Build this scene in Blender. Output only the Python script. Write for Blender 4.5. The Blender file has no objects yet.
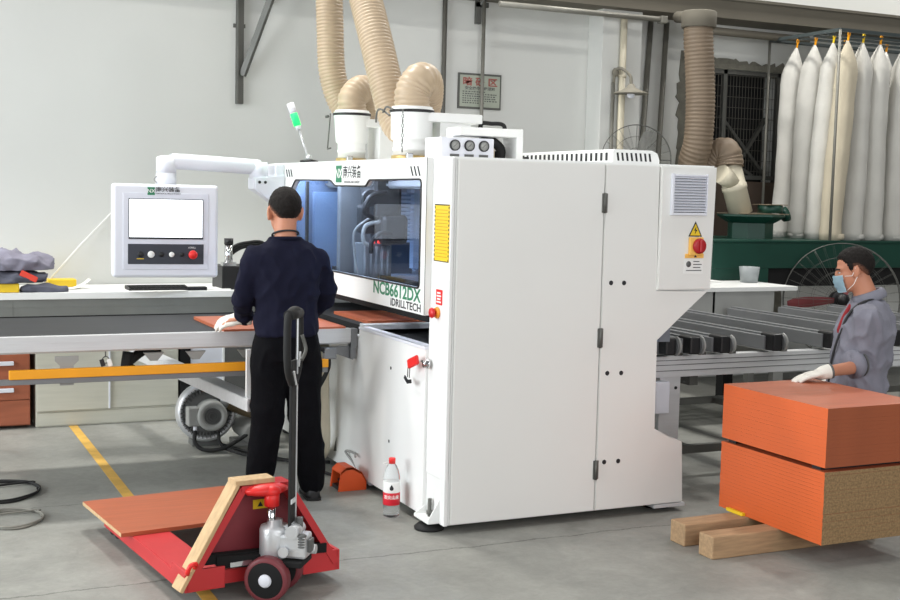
import bpy, bmesh, math, random
from mathutils import Vector, Matrix, Euler
from mathutils import noise as mnoise
random.seed(7)
PI = math.pi
S = bpy.context.scene
COL = S.collection
V = Vector

# ------------------------------------------------------------------ materials
def lin(c):
    c = c / 255.0
    return c / 12.92 if c <= 0.04045 else ((c + 0.055) / 1.055) ** 2.4
def rgb(r, g, b): return (lin(r), lin(g), lin(b), 1.0)

MATS = {}
def mat(name, col, rough=0.5, metal=0.0, var=0.06, scale=6.0, bump=0.0, bscale=60.0, spec=0.5, stretch=None, coat=0.0, world=False):
    m = bpy.data.materials.new(name); m.use_nodes = True
    nt = m.node_tree; N = nt.nodes; L = nt.links
    b = N['Principled BSDF']
    geo = N.new('ShaderNodeTexCoord')
    mp = N.new('ShaderNodeMapping'); L.new(N.new('ShaderNodeNewGeometry').outputs['Position'] if world else geo.outputs['Object'], mp.inputs['Vector'])
    if stretch: mp.inputs['Scale'].default_value = stretch
    nz = N.new('ShaderNodeTexNoise'); nz.inputs['Scale'].default_value = scale; nz.inputs['Detail'].default_value = 6
    L.new(mp.outputs['Vector'], nz.inputs['Vector'])
    mr = N.new('ShaderNodeMapRange'); mr.inputs['From Min'].default_value = 0.3; mr.inputs['From Max'].default_value = 0.7
    mr.inputs['To Min'].default_value = 1 - var; mr.inputs['To Max'].default_value = 1 + var
    L.new(nz.outputs['Fac'], mr.inputs['Value'])
    hs = N.new('ShaderNodeHueSaturation'); hs.inputs['Color'].default_value = rgb(*col)
    L.new(mr.outputs['Result'], hs.inputs['Value']); L.new(hs.outputs['Color'], b.inputs['Base Color'])
    b.inputs['Roughness'].default_value = rough; b.inputs['Metallic'].default_value = metal
    b.inputs['Specular IOR Level'].default_value = spec
    b.inputs['Coat Weight'].default_value = coat
    if bump:
        n2 = N.new('ShaderNodeTexNoise'); n2.inputs['Scale'].default_value = bscale; n2.inputs['Detail'].default_value = 5
        L.new(mp.outputs['Vector'], n2.inputs['Vector'])
        bp = N.new('ShaderNodeBump'); bp.inputs['Strength'].default_value = bump; bp.inputs['Distance'].default_value = 0.01
        L.new(n2.outputs['Fac'], bp.inputs['Height']); L.new(bp.outputs['Normal'], b.inputs['Normal'])
    MATS[name] = m
    return m

def mat_emit(name, col, strength):
    m = bpy.data.materials.new(name); m.use_nodes = True
    b = m.node_tree.nodes['Principled BSDF']
    b.inputs['Base Color'].default_value = rgb(*col)
    b.inputs['Emission Color'].default_value = rgb(*col); b.inputs['Emission Strength'].default_value = strength
    return m

def mat_glass(name, tint, refl=0.12, rough=0.02):
    """thin see-through pane: tinted transmission with a mirror reflection"""
    m = bpy.data.materials.new(name); m.use_nodes = True
    nt = m.node_tree; N = nt.nodes; L = nt.links
    N.remove(N['Principled BSDF'])
    out = N['Material Output']
    t = N.new('ShaderNodeBsdfTransparent'); t.inputs['Color'].default_value = tint
    g = N.new('ShaderNodeBsdfGlossy'); g.inputs['Roughness'].default_value = rough
    g.inputs['Color'].default_value = (1, 1, 1, 1)
    mx = N.new('ShaderNodeMixShader'); mx.inputs['Fac'].default_value = refl
    L.new(t.outputs[0], mx.inputs[1]); L.new(g.outputs[0], mx.inputs[2]); L.new(mx.outputs[0], out.inputs['Surface'])
    return m

M_white = mat('white_powder_coat', (232, 233, 231), 0.42, var=0.015, scale=2)
M_white2 = mat('cool_white_plastic', (222, 224, 232), 0.4, var=0.015, scale=3)
M_side = mat('pale_grey_powder_coat', (228, 228, 224), 0.45, var=0.015, scale=1.5)
M_dark = mat('black_plastic', (22, 22, 24), 0.45, var=0.1)
M_rubber = mat('black_rubber', (18, 18, 18), 0.75, var=0.15)
M_alu = mat('aluminium', (204, 205, 206), 0.38, metal=0.12, var=0.05, scale=3, stretch=(1, 12, 12))
M_alud = mat('dull_aluminium', (122, 124, 126), 0.45, metal=0.15, var=0.05)
M_greyp = mat('grey_paint', (150, 151, 148), 0.55, var=0.05)
M_greyd = mat('dark_grey_paint', (92, 93, 92), 0.55, var=0.06)
M_steel = mat('dull_steel', (96, 96, 92), 0.5, metal=0.4, var=0.1)
M_chrome = mat('chrome', (215, 216, 218), 0.18, metal=1.0, var=0.03)
M_castal = mat('cast_aluminium', (206, 208, 210), 0.38, metal=0.55, var=0.06, bump=0.15, bscale=90)
M_red = mat('red_paint', (190, 44, 48), 0.42, var=0.07, scale=5)
M_redb = mat('bright_red_plastic', (222, 38, 36), 0.4, var=0.04)
M_reddk = mat('maroon_paint', (122, 40, 48), 0.5, var=0.08)
M_yel = mat('amber_paint', (238, 160, 16), 0.45, var=0.04)
M_yel2 = mat('yellow_plastic', (232, 196, 34), 0.45, var=0.04)
M_orange = mat('orange_laminate', (208, 94, 42), 0.42, var=0.05, scale=3, world=True)
M_orgtop = mat('orange_wood_laminate', (172, 92, 60), 0.42, var=0.1, scale=3, stretch=(1.2, 14, 14))
M_cherry = mat('cherry_wood_laminate', (160, 90, 62), 0.45, var=0.15, scale=3, stretch=(1, 10, 10))
M_orgplas = mat('orange_plastic', (220, 84, 30), 0.45, var=0.04)
M_chip = mat('particle_board', (140, 113, 78), 0.85, var=0.30, scale=90, bump=0.4, bscale=120, world=True)
M_wood = mat('raw_timber', (168, 138, 104), 0.8, var=0.18, scale=5, stretch=(1.5, 14, 14), bump=0.2, bscale=40)
M_plank = mat('pale_pine_plank', (192, 162, 122), 0.75, var=0.13, scale=5, stretch=(8, 8, 1.6), bump=0.15, bscale=40)
M_hose = mat('beige_duct_hose', (180, 160, 134), 0.42, var=0.05, scale=5)
M_hosed = mat('dusty_brown_duct_hose', (122, 106, 88), 0.55, var=0.08, scale=5)
M_hoseg = mat('grey_brown_hose', (112, 98, 74), 0.4, var=0.06)
M_pvc = mat('cream_pvc', (208, 200, 178), 0.4, var=0.06)
M_cloth = mat('filter_bag_cloth', (200, 198, 191), 0.9, var=0.06, scale=4, bump=0.25, bscale=25)
M_clotht = mat('yellowed_filter_bag_cloth', (196, 186, 164), 0.9, var=0.06, scale=4, bump=0.25, bscale=25)
M_green = mat('dark_green_paint', (16, 62, 50), 0.45, var=0.1, scale=4)
M_beige = mat('beige_cabinet_laminate', (196, 194, 180), 0.6, var=0.05, scale=3, stretch=(1, 1, 14))
M_navy = mat('navy_knit', (20, 21, 38), 0.9, var=0.08, scale=20, bump=0.2, bscale=200, spec=.15)
M_trous = mat('black_trouser_cloth', (7, 7, 11), 0.9, var=0.1, scale=12, bump=0.2, bscale=90, spec=.12)
M_skin = mat('skin', (188, 128, 100), 0.55, var=0.05, scale=8)
M_hair = mat('black_hair', (26, 22, 20), 0.7, var=0.3, scale=60, bump=0.6, bscale=220)
M_hair2 = mat('cropped_hair', (26, 22, 20), 0.75, var=0.3, scale=60, bump=0.6, bscale=220, spec=.2)
def _fade():
    nt = M_hair2.node_tree; N = nt.nodes; L = nt.links; b_ = N['Principled BSDF']
    src = b_.inputs['Base Color'].links[0].from_socket
    at = N.new('ShaderNodeAttribute'); at.attribute_name = 'hair_cover'
    mx = N.new('ShaderNodeMix'); mx.data_type = 'RGBA'
    L.new(at.outputs['Fac'], mx.inputs[0]); mx.inputs[6].default_value = rgb(176, 122, 98); L.new(src, mx.inputs[7])
    L.new(mx.outputs[2], b_.inputs['Base Color'])
_fade()
M_glove = mat('white_work_glove', (224, 220, 210), 0.9, var=0.06, scale=20, bump=0.3, bscale=180)
M_jack = mat('grey_work_jacket_cloth', (122, 122, 133), 0.85, var=0.06, scale=10, bump=0.25, bscale=120)
M_mask = mat('pale_blue_mask', (184, 216, 230), 0.85, var=0.04)
M_ink = mat('black_ink', (26, 27, 30), 0.6, var=0.05)
M_inkg = mat('green_ink', (34, 122, 84), 0.5, var=0.05)
M_paper = mat('white_paper', (235, 235, 232), 0.8, var=0.02)
M_pipe = mat('dark_grey_pipe', (82, 80, 74), 0.55, var=0.1)
M_gal = mat('galvanised_pipe', (128, 126, 118), 0.5, metal=0.3, var=0.1)
M_lamp = mat('dusty_grey_lampshade', (122, 118, 106), 0.7, var=0.1)
M_cement = mat('rough_grey_cement', (112, 110, 100), 0.95, var=0.15, scale=14, bump=0.6, bscale=40)
M_line = mat('worn_floor_paint', (208, 164, 74), 0.7, var=0.22, scale=7)
M_black = mat('matt_black', (9, 9, 10), 0.9, var=0.1)
M_teal = mat('teal_paint', (72, 132, 130), 0.5, var=0.08)
M_grime = mat('dusty_plate', (132, 120, 100), 0.85, var=0.12)
M_cart = mat('brown_board', (82, 68, 58), 0.85, var=0.1)

# wall paint
def wall_mat():
    m = mat('wall_paint', (211, 212, 208), 0.85, var=0.02, scale=0.9, bump=0.06, bscale=30)
    return m
M_wall = wall_mat()
M_beam = mat('grey_beam_paint', (100, 95, 84), 0.8, var=0.05, scale=3)

# concrete floor with fine joints, cloudy tone and small stains
def floor_mat():
    m = bpy.data.materials.new('worn_concrete'); m.use_nodes = True
    nt = m.node_tree; N = nt.nodes; L = nt.links; b = N['Principled BSDF']
    tc = N.new('ShaderNodeTexCoord')
    def noise(sc, det, dist=0.0, rough=0.55):
        n = N.new('ShaderNodeTexNoise'); n.inputs['Scale'].default_value = sc; n.inputs['Detail'].default_value = det
        n.inputs['Distortion'].default_value = dist; n.inputs['Roughness'].default_value = rough
        L.new(tc.outputs['Object'], n.inputs['Vector']); return n
    def rng(src, a, c, d, e):
        r = N.new('ShaderNodeMapRange'); r.inputs['From Min'].default_value = a; r.inputs['From Max'].default_value = c
        r.inputs['To Min'].default_value = d; r.inputs['To Max'].default_value = e; L.new(src, r.inputs['Value']); return r.outputs['Result']
    def mth(op, a, c):
        q = N.new('ShaderNodeMath'); q.operation = op
        for i, x in enumerate((a, c)):
            if isinstance(x, (int, float)): q.inputs[i].default_value = x
            elif x is not None: L.new(x, q.inputs[i])
        return q.outputs[0]
    big = rng(noise(0.55, 4, 0.6).outputs['Fac'], 0.3, 0.7, 0.82, 1.12)
    mid = rng(noise(3.2, 8, 1.2, 0.65).outputs['Fac'], 0.3, 0.7, 0.86, 1.10)
    fine = rng(noise(22, 8, 0.8, 0.7).outputs['Fac'], 0.3, 0.7, 0.90, 1.08)
    st = rng(noise(2.1, 3, 0.3).outputs['Fac'], 0.60, 0.72, 1.0, 0.82)
    val = mth('MULTIPLY', mth('MULTIPLY', big, mid), mth('MULTIPLY', fine, st))
    sep = N.new('ShaderNodeSeparateXYZ'); L.new(tc.outputs['Object'], sep.inputs[0])
    wob = rng(noise(2.2, 9, 0.3, 0.75).outputs['Fac'], 0, 1, -0.06, 0.06)
    yy = mth('ADD', sep.outputs['Y'], wob); xx = mth('ADD', sep.outputs['X'], wob)
    joint = None
    for src, pos, w in ((yy, -0.21, 0.006), (yy, 1.22, 0.004), (xx, 2.9, 0.005), (yy, -3.2, 0.006)):
        d = mth('ABSOLUTE', mth('SUBTRACT', src, pos), None)
        g = mth('LESS_THAN', d, w)
        joint = g if joint is None else mth('MAXIMUM', joint, g)
    val = mth('MULTIPLY', val, rng(joint, 0, 1, 1.0, 0.55))
    hs = N.new('ShaderNodeHueSaturation'); hs.inputs['Color'].default_value = rgb(141, 141, 135)
    L.new(val, hs.inputs['Value']); L.new(hs.outputs[0], b.inputs['Base Color'])
    L.new(rng(noise(2.0, 6).outputs['Fac'], 0.3, 0.7, 0.42, 0.66), b.inputs['Roughness'])
    b.inputs['Specular IOR Level'].default_value = 0.35
    bp = N.new('ShaderNodeBump'); bp.inputs['Strength'].default_value = 0.12; bp.inputs['Distance'].default_value = 0.01
    L.new(noise(40, 6).outputs['Fac'], bp.inputs['Height']); L.new(bp.outputs[0], b.inputs['Normal'])
    return m
M_floor = floor_mat()

# ------------------------------------------------------------------ object helpers
def tag(o, label=None, cat=None, group=None, kind=None):
    if label: o['label'] = label
    if cat: o['category'] = cat
    if group: o['group'] = group
    if kind: o['kind'] = kind
    return o

def thing(name, label, cat, loc=(0, 0, 0), group=None):
    o = bpy.data.objects.new(name, None); COL.objects.link(o)
    o.empty_display_size = 0.1; o.location = loc
    return tag(o, label, cat, group)

def root_loc(o):
    p = V((0, 0, 0))
    while o is not None:
        p += V(o.location); o = o.parent
    return p

class MB:
    """collects shapes, given in world coordinates, and links them as one mesh object"""
    def __init__(s, mx=None):
        s.bm = bmesh.new(); s.mx = mx
    def _t(s, vs):
        if s.mx is not None:
            for v in vs: v.co = s.mx @ v.co
    def mesh(s, pts, faces, mi=0):
        vs = [s.bm.verts.new(V(p)) for p in pts]; s._t(vs)
        fs = []
        for f in faces:
            try:
                q = s.bm.faces.new([vs[i] for i in f]); q.material_index = mi; fs.append(q)
            except ValueError: pass
        return vs, fs
    def box(s, x0, x1, y0, y1, z0, z1, bev=0.0, mi=0, seg=2):
        x0, x1 = min(x0, x1), max(x0, x1); y0, y1 = min(y0, y1), max(y0, y1); z0, z1 = min(z0, z1), max(z0, z1)
        p = [(x0,y0,z0),(x1,y0,z0),(x1,y1,z0),(x0,y1,z0),(x0,y0,z1),(x1,y0,z1),(x1,y1,z1),(x0,y1,z1)]
        vs, fs = s.mesh(p, [(0,3,2,1),(4,5,6,7),(0,1,5,4),(1,2,6,5),(2,3,7,6),(3,0,4,7)], mi)
        if bev > 0:
            es = {e for f in fs for e in f.edges}
            bmesh.ops.bevel(s.bm, geom=list(es), offset=bev, segments=seg, affect='EDGES', profile=0.5)
        return s
    def obox(s, c, ax, ay, az, hx, hy, hz, bev=0.0, mi=0):
        """box at centre c with unit axes"""
        c, ax, ay, az = V(c), V(ax).normalized(), V(ay).normalized(), V(az).normalized()
        p = []
        for sz in (-1, 1):
            for sx, sy in ((-1,-1),(1,-1),(1,1),(-1,1)):
                p.append(c + ax*hx*sx + ay*hy*sy + az*hz*sz)
        vs, fs = s.mesh(p, [(0,3,2,1),(4,5,6,7),(0,1,5,4),(1,2,6,5),(2,3,7,6),(3,0,4,7)], mi)
        if bev > 0:
            bmesh.ops.bevel(s.bm, geom=list({e for f in fs for e in f.edges}), offset=bev, segments=2, affect='EDGES')
        return s
    def bar(s, a, b, w, h, up=(0, 0, 1), bev=0.0, mi=0):
        a, b = V(a), V(b); d = (b - a); L = d.length; d.normalize()
        u = V(up); r = d.cross(u)
        if r.length < 1e-4: r = d.cross(V((1, 0, 0)))
        r.normalize(); u = r.cross(d)
        return s.obox((a + b)/2, d, r, u, L/2, w/2, h/2, bev, mi)
    def prism(s, poly, axis, a0, a1, bev=0.0, mi=0):
        """extrude a 2-D outline along an axis; axis 'x': (y,z), 'y': (x,z), 'z': (x,y)"""
        def P(u, w, t):
            return {'x': (t, u, w), 'y': (u, t, w), 'z': (u, w, t)}[axis]
        n = len(poly)
        pts = [P(u, w, a0) for u, w in poly] + [P(u, w, a1) for u, w in poly]
        faces = [tuple(range(n)), tuple(range(2*n - 1, n - 1, -1))]
        for i in range(n): faces.append((i, i + n, (i + 1) % n + n, (i + 1) % n))
        vs, fs = s.mesh(pts, faces, mi)
        if bev > 0:
            bmesh.ops.bevel(s.bm, geom=list({e for f in fs[:2] for e in f.edges}), offset=bev, segments=2, affect='EDGES')
        return s
    def rings(s, rs, cap0=True, cap1=True, closed=False, mi=0, smooth=True):
        vv = []
        for r in rs:
            vs = [s.bm.verts.new(V(p)) for p in r]; s._t(vs); vv.append(vs)
        n = len(vv[0]); m = len(vv)
        for i in range(m if closed else m - 1):
            a, b = vv[i], vv[(i + 1) % m]
            for j in range(n):
                f = s.bm.faces.new((a[j], a[(j+1) % n], b[(j+1) % n], b[j])); f.smooth = smooth; f.material_index = mi
        if not closed:
            if cap0: f = s.bm.faces.new(list(reversed(vv[0]))); f.material_index = mi
            if cap1: f = s.bm.faces.new(vv[-1]); f.material_index = mi
        return s
    def tube(s, pts, r, seg=12, cap=True, closed=False, mi=0, flat=1.0, flat_dir=None):
        pts = [V(p) for p in pts]; n = len(pts)
        R = r if hasattr(r, '__len__') else [r] * n
        up = None; rs = []
        for i in range(n):
            if closed: d = pts[(i+1) % n] - pts[i-1]
            else: d = pts[min(i+1, n-1)] - pts[max(i-1, 0)]
            d.normalize()
            if up is None:
                up = V(flat_dir) if flat_dir is not None else (V((0,0,1)) if abs(d.z) < 0.9 else V((1,0,0)))
            up = (up - d * up.dot(d)).normalized(); sd = d.cross(up)
            rs.append([pts[i] + (sd * math.cos(2*PI*k/seg) + up * math.sin(2*PI*k/seg) * flat) * R[i] for k in range(seg)])
        return s.rings(rs, cap, cap, closed, mi)
    def cyl(s, a, b, r, seg=20, r2=None, mi=0):
        return s.tube([a, b], [r, r if r2 is None else r2], seg, mi=mi)
    def lathe(s, prof, c, axis=(0, 0, 1), seg=28, mi=0, smooth=True):
        """profile of (radius, height) about an axis through c"""
        c = V(c); d = V(axis).normalized()
        u = V((1,0,0)) if abs(d.x) < 0.9 else V((0,1,0)); u = (u - d*u.dot(d)).normalized(); w = d.cross(u)
        rs = [[c + d*h + (u*math.cos(2*PI*k/seg) + w*math.sin(2*PI*k/seg)) * max(r, 1e-4) for k in range(seg)] for r, h in prof]
        return s.rings(rs, mi=mi, smooth=smooth)
    def ell(s, c, rx, ry, rz, seg=20, rot=None, mi=0):
        c = V(c); rs = []
        m = seg // 2
        for i in range(1, m):
            t = PI * i / m
            ring = [V((rx*math.sin(t)*math.cos(2*PI*k/seg), ry*math.sin(t)*math.sin(2*PI*k/seg), -rz*math.cos(t))) for k in range(seg)]
            rs.append([c + (rot @ p if rot is not None else p) for p in ring])
        return s.rings(rs, mi=mi)
    def build(s, name, m, parent=None, smooth=None, autosmooth=40):
        bmesh.ops.recalc_face_normals(s.bm, faces=s.bm.faces)
        if parent is not None:
            o = root_loc(parent)
            for v in s.bm.verts: v.co -= o
        me = bpy.data.meshes.new(name)
        s.bm.to_mesh(me); s.bm.free()
        for mm in (m if isinstance(m, (list, tuple)) else [m]): me.materials.append(mm)
        if smooth is not None:
            for p in me.polygons: p.use_smooth = smooth
        ob = bpy.data.objects.new(name, me); COL.objects.link(ob)
        if parent is not None: ob.parent = parent
        return ob
    def build_at(s, name, m, loc, **k):
        """top-level single mesh with its origin at loc"""
        e = V(loc)
        for v in s.bm.verts: v.co -= e
        ob = s.build(name, m, None, **k); ob.location = e
        return ob

def spline(pts, n=10):
    pts = [V(p) for p in pts]; out = []
    P = [pts[0]*2 - pts[1]] + pts + [pts[-1]*2 - pts[-2]]
    for i in range(1, len(P) - 2):
        p0, p1, p2, p3 = P[i-1], P[i], P[i+1], P[i+2]
        for k in range(n):
            t = k / n
            out.append(0.5*((2*p1) + (p2-p0)*t + (2*p0-5*p1+4*p2-p3)*t*t + (3*p1-p0-3*p2+p3)*t**3))
    out.append(pts[-1]); return out

def resample(pts, step):
    out = [pts[0]]; acc = 0
    for a, b in zip(pts, pts[1:]):
        L = (b - a).length; d = step - acc
        while d <= L:
            out.append(a.lerp(b, d / L)); d += step
        acc = (acc + L) % step
    return out

def corrugated(mb, ctrl, r, pitch=0.024, depth=0.009, seg=22):
    p = resample(spline(ctrl, 24), pitch / 4)
    R = [r + depth * (0.0, 0.7, 1.0, 0.7)[i % 4] - depth/2 for i in range(len(p))]
    return mb.tube(p, R, seg)

def text(body, size, origin, right, up, m, parent, name='lettering', bold=0.0, align='CENTER', sx=1.0, depth=0.0006, shear=0.0):
    cu = bpy.data.curves.new('txt', 'FONT'); cu.body = body; cu.size = size; cu.align_x = align; cu.align_y = 'CENTER'
    cu.offset = bold * size; cu.extrude = depth / 2; cu.resolution_u = 3; cu.shear = shear
    ob = bpy.data.objects.new('txt', cu); COL.objects.link(ob)
    bpy.context.view_layer.update()
    dg = bpy.context.evaluated_depsgraph_get()
    me = bpy.data.meshes.new_from_object(ob.evaluated_get(dg))
    bpy.data.objects.remove(ob); bpy.data.curves.remove(cu)
    R, U = V(right).normalized(), V(up).normalized(); Nn = R.cross(U)
    o = root_loc(parent) if parent is not None else V((0,0,0))
    for v in me.vertices:
        c = v.co.copy(); v.co = V(origin) + R*c.x*sx + U*c.y + Nn*(c.z + depth/2) - o
    me.name = name; me.materials.clear(); me.materials.append(m)
    r = bpy.data.objects.new(name, me); COL.objects.link(r)
    if parent is not None: r.parent = parent
    return r

def bake(ob_name, bm_builder, m, parent, voxel=0.012, smooth=6, sub=0, disp=None):
    """close overlapping shells into one continuous smooth surface"""
    tmp = bm_builder.build('tmp', m, parent)
    me0 = tmp.data
    md = tmp.modifiers.new('r', 'REMESH'); md.mode = 'VOXEL'; md.voxel_size = voxel; md.use_smooth_shade = True
    if smooth:
        sm = tmp.modifiers.new('s', 'SMOOTH'); sm.factor = 0.5; sm.iterations = smooth
    bpy.context.view_layer.update()
    dg = bpy.context.evaluated_depsgraph_get()
    me = bpy.data.meshes.new_from_object(tmp.evaluated_get(dg))
    bpy.data.objects.remove(tmp); bpy.data.meshes.remove(me0)
    me.name = ob_name
    if disp:
        nrm = [v.normal.copy() for v in me.vertices]
        for v, n in zip(me.vertices, nrm): v.co += n * disp(v.co)
    me.materials.clear(); me.materials.append(m)
    for p in me.polygons: p.use_smooth = True
    ob = bpy.data.objects.new(ob_name, me); COL.objects.link(ob)
    if parent is not None: ob.parent = parent
    return ob

def copy_tree(o, parent=None):
    c = o.copy(); COL.objects.link(c); c.parent = parent
    for ch in list(o.children): copy_tree(ch, c)
    return c
def struct(o): o['kind'] = 'structure'; return o

# ------------------------------------------------------------------ camera
cam = bpy.data.cameras.new('camera'); cob = bpy.data.objects.new('camera', cam); COL.objects.link(cob)
cam.sensor_width = 36.0; cam.lens = 1220.0 / 900.0 * 36.0; cam.clip_end = 200
R3 = Matrix(((0.9064265, 0.0155684, -0.4220765), (-0.4217139, 0.0887608, -0.9023740), (0.0234153, 0.9959313, 0.0870205)))
R3 = Matrix(((R3[0][0], R3[0][1], -0 + R3[0][2]), (R3[1][0], R3[1][1], R3[1][2]), (R3[2][0], R3[2][1], R3[2][2])))
mw = R3.to_4x4(); 
# rows of R3 are the world axes seen in camera space (camera looks down its own -z)
cob.matrix_world = Matrix.Translation((-2.517, -5.392, 1.70)) @ mw
S.camera = cob
# ================================================================== SETTING
WY = 4.10                                           # face of the rear wall
b = MB(); b.box(-9, 13, -8.5, 4.5, -0.2, 0.0); struct(b.build('floor', M_floor))
OX0, OX1, OZ0, OZ1 = 4.33, 5.42, 0.9, 2.93          # ventilation opening in the wall
b = MB()
b.box(-9, OX0, WY, WY + 0.3, 0, 5.6); b.box(OX1, 13, WY, WY + 0.3, 0, 5.6)
b.box(OX0, OX1, WY, WY + 0.3, OZ1, 5.6); b.box(OX0, OX1, WY, WY + 0.3, 0, OZ0)
struct(b.build('wall_back', M_wall))
b = MB(); b.box(3.22, 3.63, 3.86, WY, 0, 5.6, 0.004); struct(b.build('column_1', M_wall))
# roof beam running along the wall
b = MB()
b.box(-9, 13, 3.72, WY, 3.335, 3.36); b.box(-9, 13, 3.74, 3.80, 3.36, 3.50); b.box(-9, 13, 3.72, WY, 3.50, 3.525)
struct(b.build('beam_1', M_beam))
# ragged cement round the opening
random.seed(3)
b = MB(); out = []
def rag(x0, z0, x1, z1, n):
    for i in range(n):
        t = i / n; out.append((x0 + (x1-x0)*t + random.uniform(-.03, .03), z0 + (z1-z0)*t + random.uniform(-.03, .03)))
rag(4.2, 0.5, 4.2, 3.0, 40); rag(4.2, 3.04, 5.5, 3.0, 26); rag(5.5, 3.0, 5.5, 0.5, 40)
inner = [(OX1, 0.5), (OX1, OZ1), (OX0, OZ1), (OX0, 0.5)]
b.prism(out + inner, 'y', WY - 0.012, WY); struct(b.build('trim_1', M_cement))
# window: dark fan housing with frame, mullion, louvre blades and guard wires
wr = thing('window_1', None, None, (4.87, WY + 0.1, 0.9)); struct(wr)
b = MB(); b.box(OX0, OX1, WY + 0.26, WY + 0.28, OZ0, OZ1); b.build('back_plate', M_black, wr)
b = MB()
for x in (OX0 + 0.02, 4.76, OX1 - 0.02): b.box(x - .02, x + .02, WY + 0.02, WY + 0.06, OZ0, OZ1)
for z in (OZ0 + .02, 1.92, OZ1 - 0.02): b.box(OX0, OX1, WY + 0.02, WY + 0.06, z - .02, z + .02)
b.build('window_frame', M_steel, wr)
b = MB()
for i in range(30):
    x = OX0 + 0.03 + i * 0.036; b.box(x - .002, x + .002, WY + 0.03, WY + 0.034, 1.92, OZ1)
for i in range(10):
    z = 1.98 + i * 0.1; b.box(OX0, OX1, WY + 0.034, WY + 0.038, z - .002, z + .002)
b.build('guard_wires', M_pipe, wr)
b = MB(); b.bar((4.5, WY + .14, 2.3), (5.2, WY + .14, 1.94), .05, .03); b.bar((4.8, WY + .14, 2.5), (5.35, WY + .14, 1.95), .05, .03); b.bar((5.0, WY + .14, 2.0), (5.35, WY + .14, 2.5), .04, .03)
b.bar((4.4, WY+.14, 2.6), (4.75, WY+.14, 2.2), .04, .03)
b.build('fan_strut', M_steel, wr)
b = MB(); b.box(OX0, OX1, WY + 0.0, WY + 0.02, OZ0, 1.88); b.build('lower_board', M_cart, wr)

# yellow floor line
b = MB(); b.box(-1.335, -1.275, -4.5, 3.46, 0.0, 0.0015)
tag(b.build_at('floor_line', M_line, (-1.3, 0, 0)), 'long yellow stripe painted on the concrete floor', 'floor marking')

# ================================================================== DRILLING MACHINE
T = 1.88; BZ = 0.045; ML = 2.95
mc = thing('drilling_machine', 'large white enclosed panel drilling machine with tinted window', 'machine', (0.7, 1.4, 0))
prof = [(0.02, BZ), (0.02, T), (1.572, T), (1.560, 1.205), (1.232, 0.946), (1.238, 0.459), (1.428, 0.382), (1.445, BZ)]
b = MB()
b.prism([(x if x > .1 else x, z) for x, z in prof], 'y', 0.012, 0.235, 0.006)      # near end
b.prism(prof, 'y', 2.75, ML, 0.006)                                                    # far end
b.box(0.03, 1.56, 0.235, 2.75, T - 0.05, T, 0.0)                                        # roof
b.box(1.50, 1.56, 0.235, 2.75, 1.20, T - .05)                                           # back
b.box(0.02, 1.23, 0.235, 2.75, BZ, 0.86)                                                # lower body
b.box(1.19, 1.23, 0.235, 2.75, 1.12, 1.25)
b.build('housing', M_white, mc)
# near side: fixed panel and door
b = MB(); b.prism([(0.035, 0.05), (0.035, 1.868), (0.871, 1.868), (0.871, 0.05)], 'y', 0.0, 0.013, 0.004)
b.build('side_panel', M_side, mc)
b = MB()
b.prism([(0.877, 0.05), (0.877, 1.868), (1.209, 1.868), (1.209, 1.206), (1.553, 1.206), (1.226, 0.950), (1.231, 0.456), (1.421, 0.379), (1.438, 0.05)], 'y', 0.0, 0.013, 0.004)
door = b.build('side_door', M_side, mc)
for x, z in ((.929, 1.255), (1.009, 1.254), (.925, .780), (1.011, .778), (.925, .307), (1.012, .306)):
    b = MB(); b.cyl((x, -0.0015, z), (x, 0.01, z), 0.0125, 16); b.build('lock_hole', M_ink, door)
for z in (1.669, 0.968, 0.269):
    b = MB(); b.box(0.857, 0.889, -0.006, 0.001, z - 0.05, z + 0.05, 0.002); b.cyl((0.871, -.008, z - .052), (0.871, -.008, z + .052), 0.0075, 12)
    b.build('hinge', M_steel, mc)
b = MB(); b.prism([(1.2135, 1.214), (1.2135, 1.872), (1.570, 1.872), (1.558, 1.214)], 'y', -0.012, 0.013, 0.006)
ep = b.build('electrical_panel', M_side, mc)
# louvre
vt = MB()
vx0, vx1, vz0, vz1 = 1.286, 1.496, 1.627, 1.819
for args in ((vx0 - .014, vx0, vz0 - .014, vz1 + .014), (vx1, vx1 + .006, vz0 - .014, vz1 + .014), (vx0, vx1, vz1, vz1 + .01), (vx0, vx1, vz0 - .014, vz0)):
    vt.box(args[0], args[1], -0.030, -0.011, args[2], args[3], 0.002)
for i in range(13):
    z = vz0 + 0.006 + i * (vz1 - vz0) / 13
    vt.mesh([(vx0, -.030, z), (vx1, -.030, z), (vx1, -.014, z + .011), (vx0, -.014, z + .011), (vx0, -.028, z - .002), (vx1, -.028, z - .002), (vx1, -.012, z + .009), (vx0, -.012, z + .009)],
            [(0,1,2,3), (7,6,5,4), (0,4,5,1), (1,5,6,2), (2,6,7,3), (3,7,4,0)])
lv = vt.build('louvre_vent', M_white2, mc)
b = MB(); b.box(vx0, vx1, -0.0135, -0.0118, vz0, vz1); b.build('vent_filter', M_ink, lv)
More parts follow.
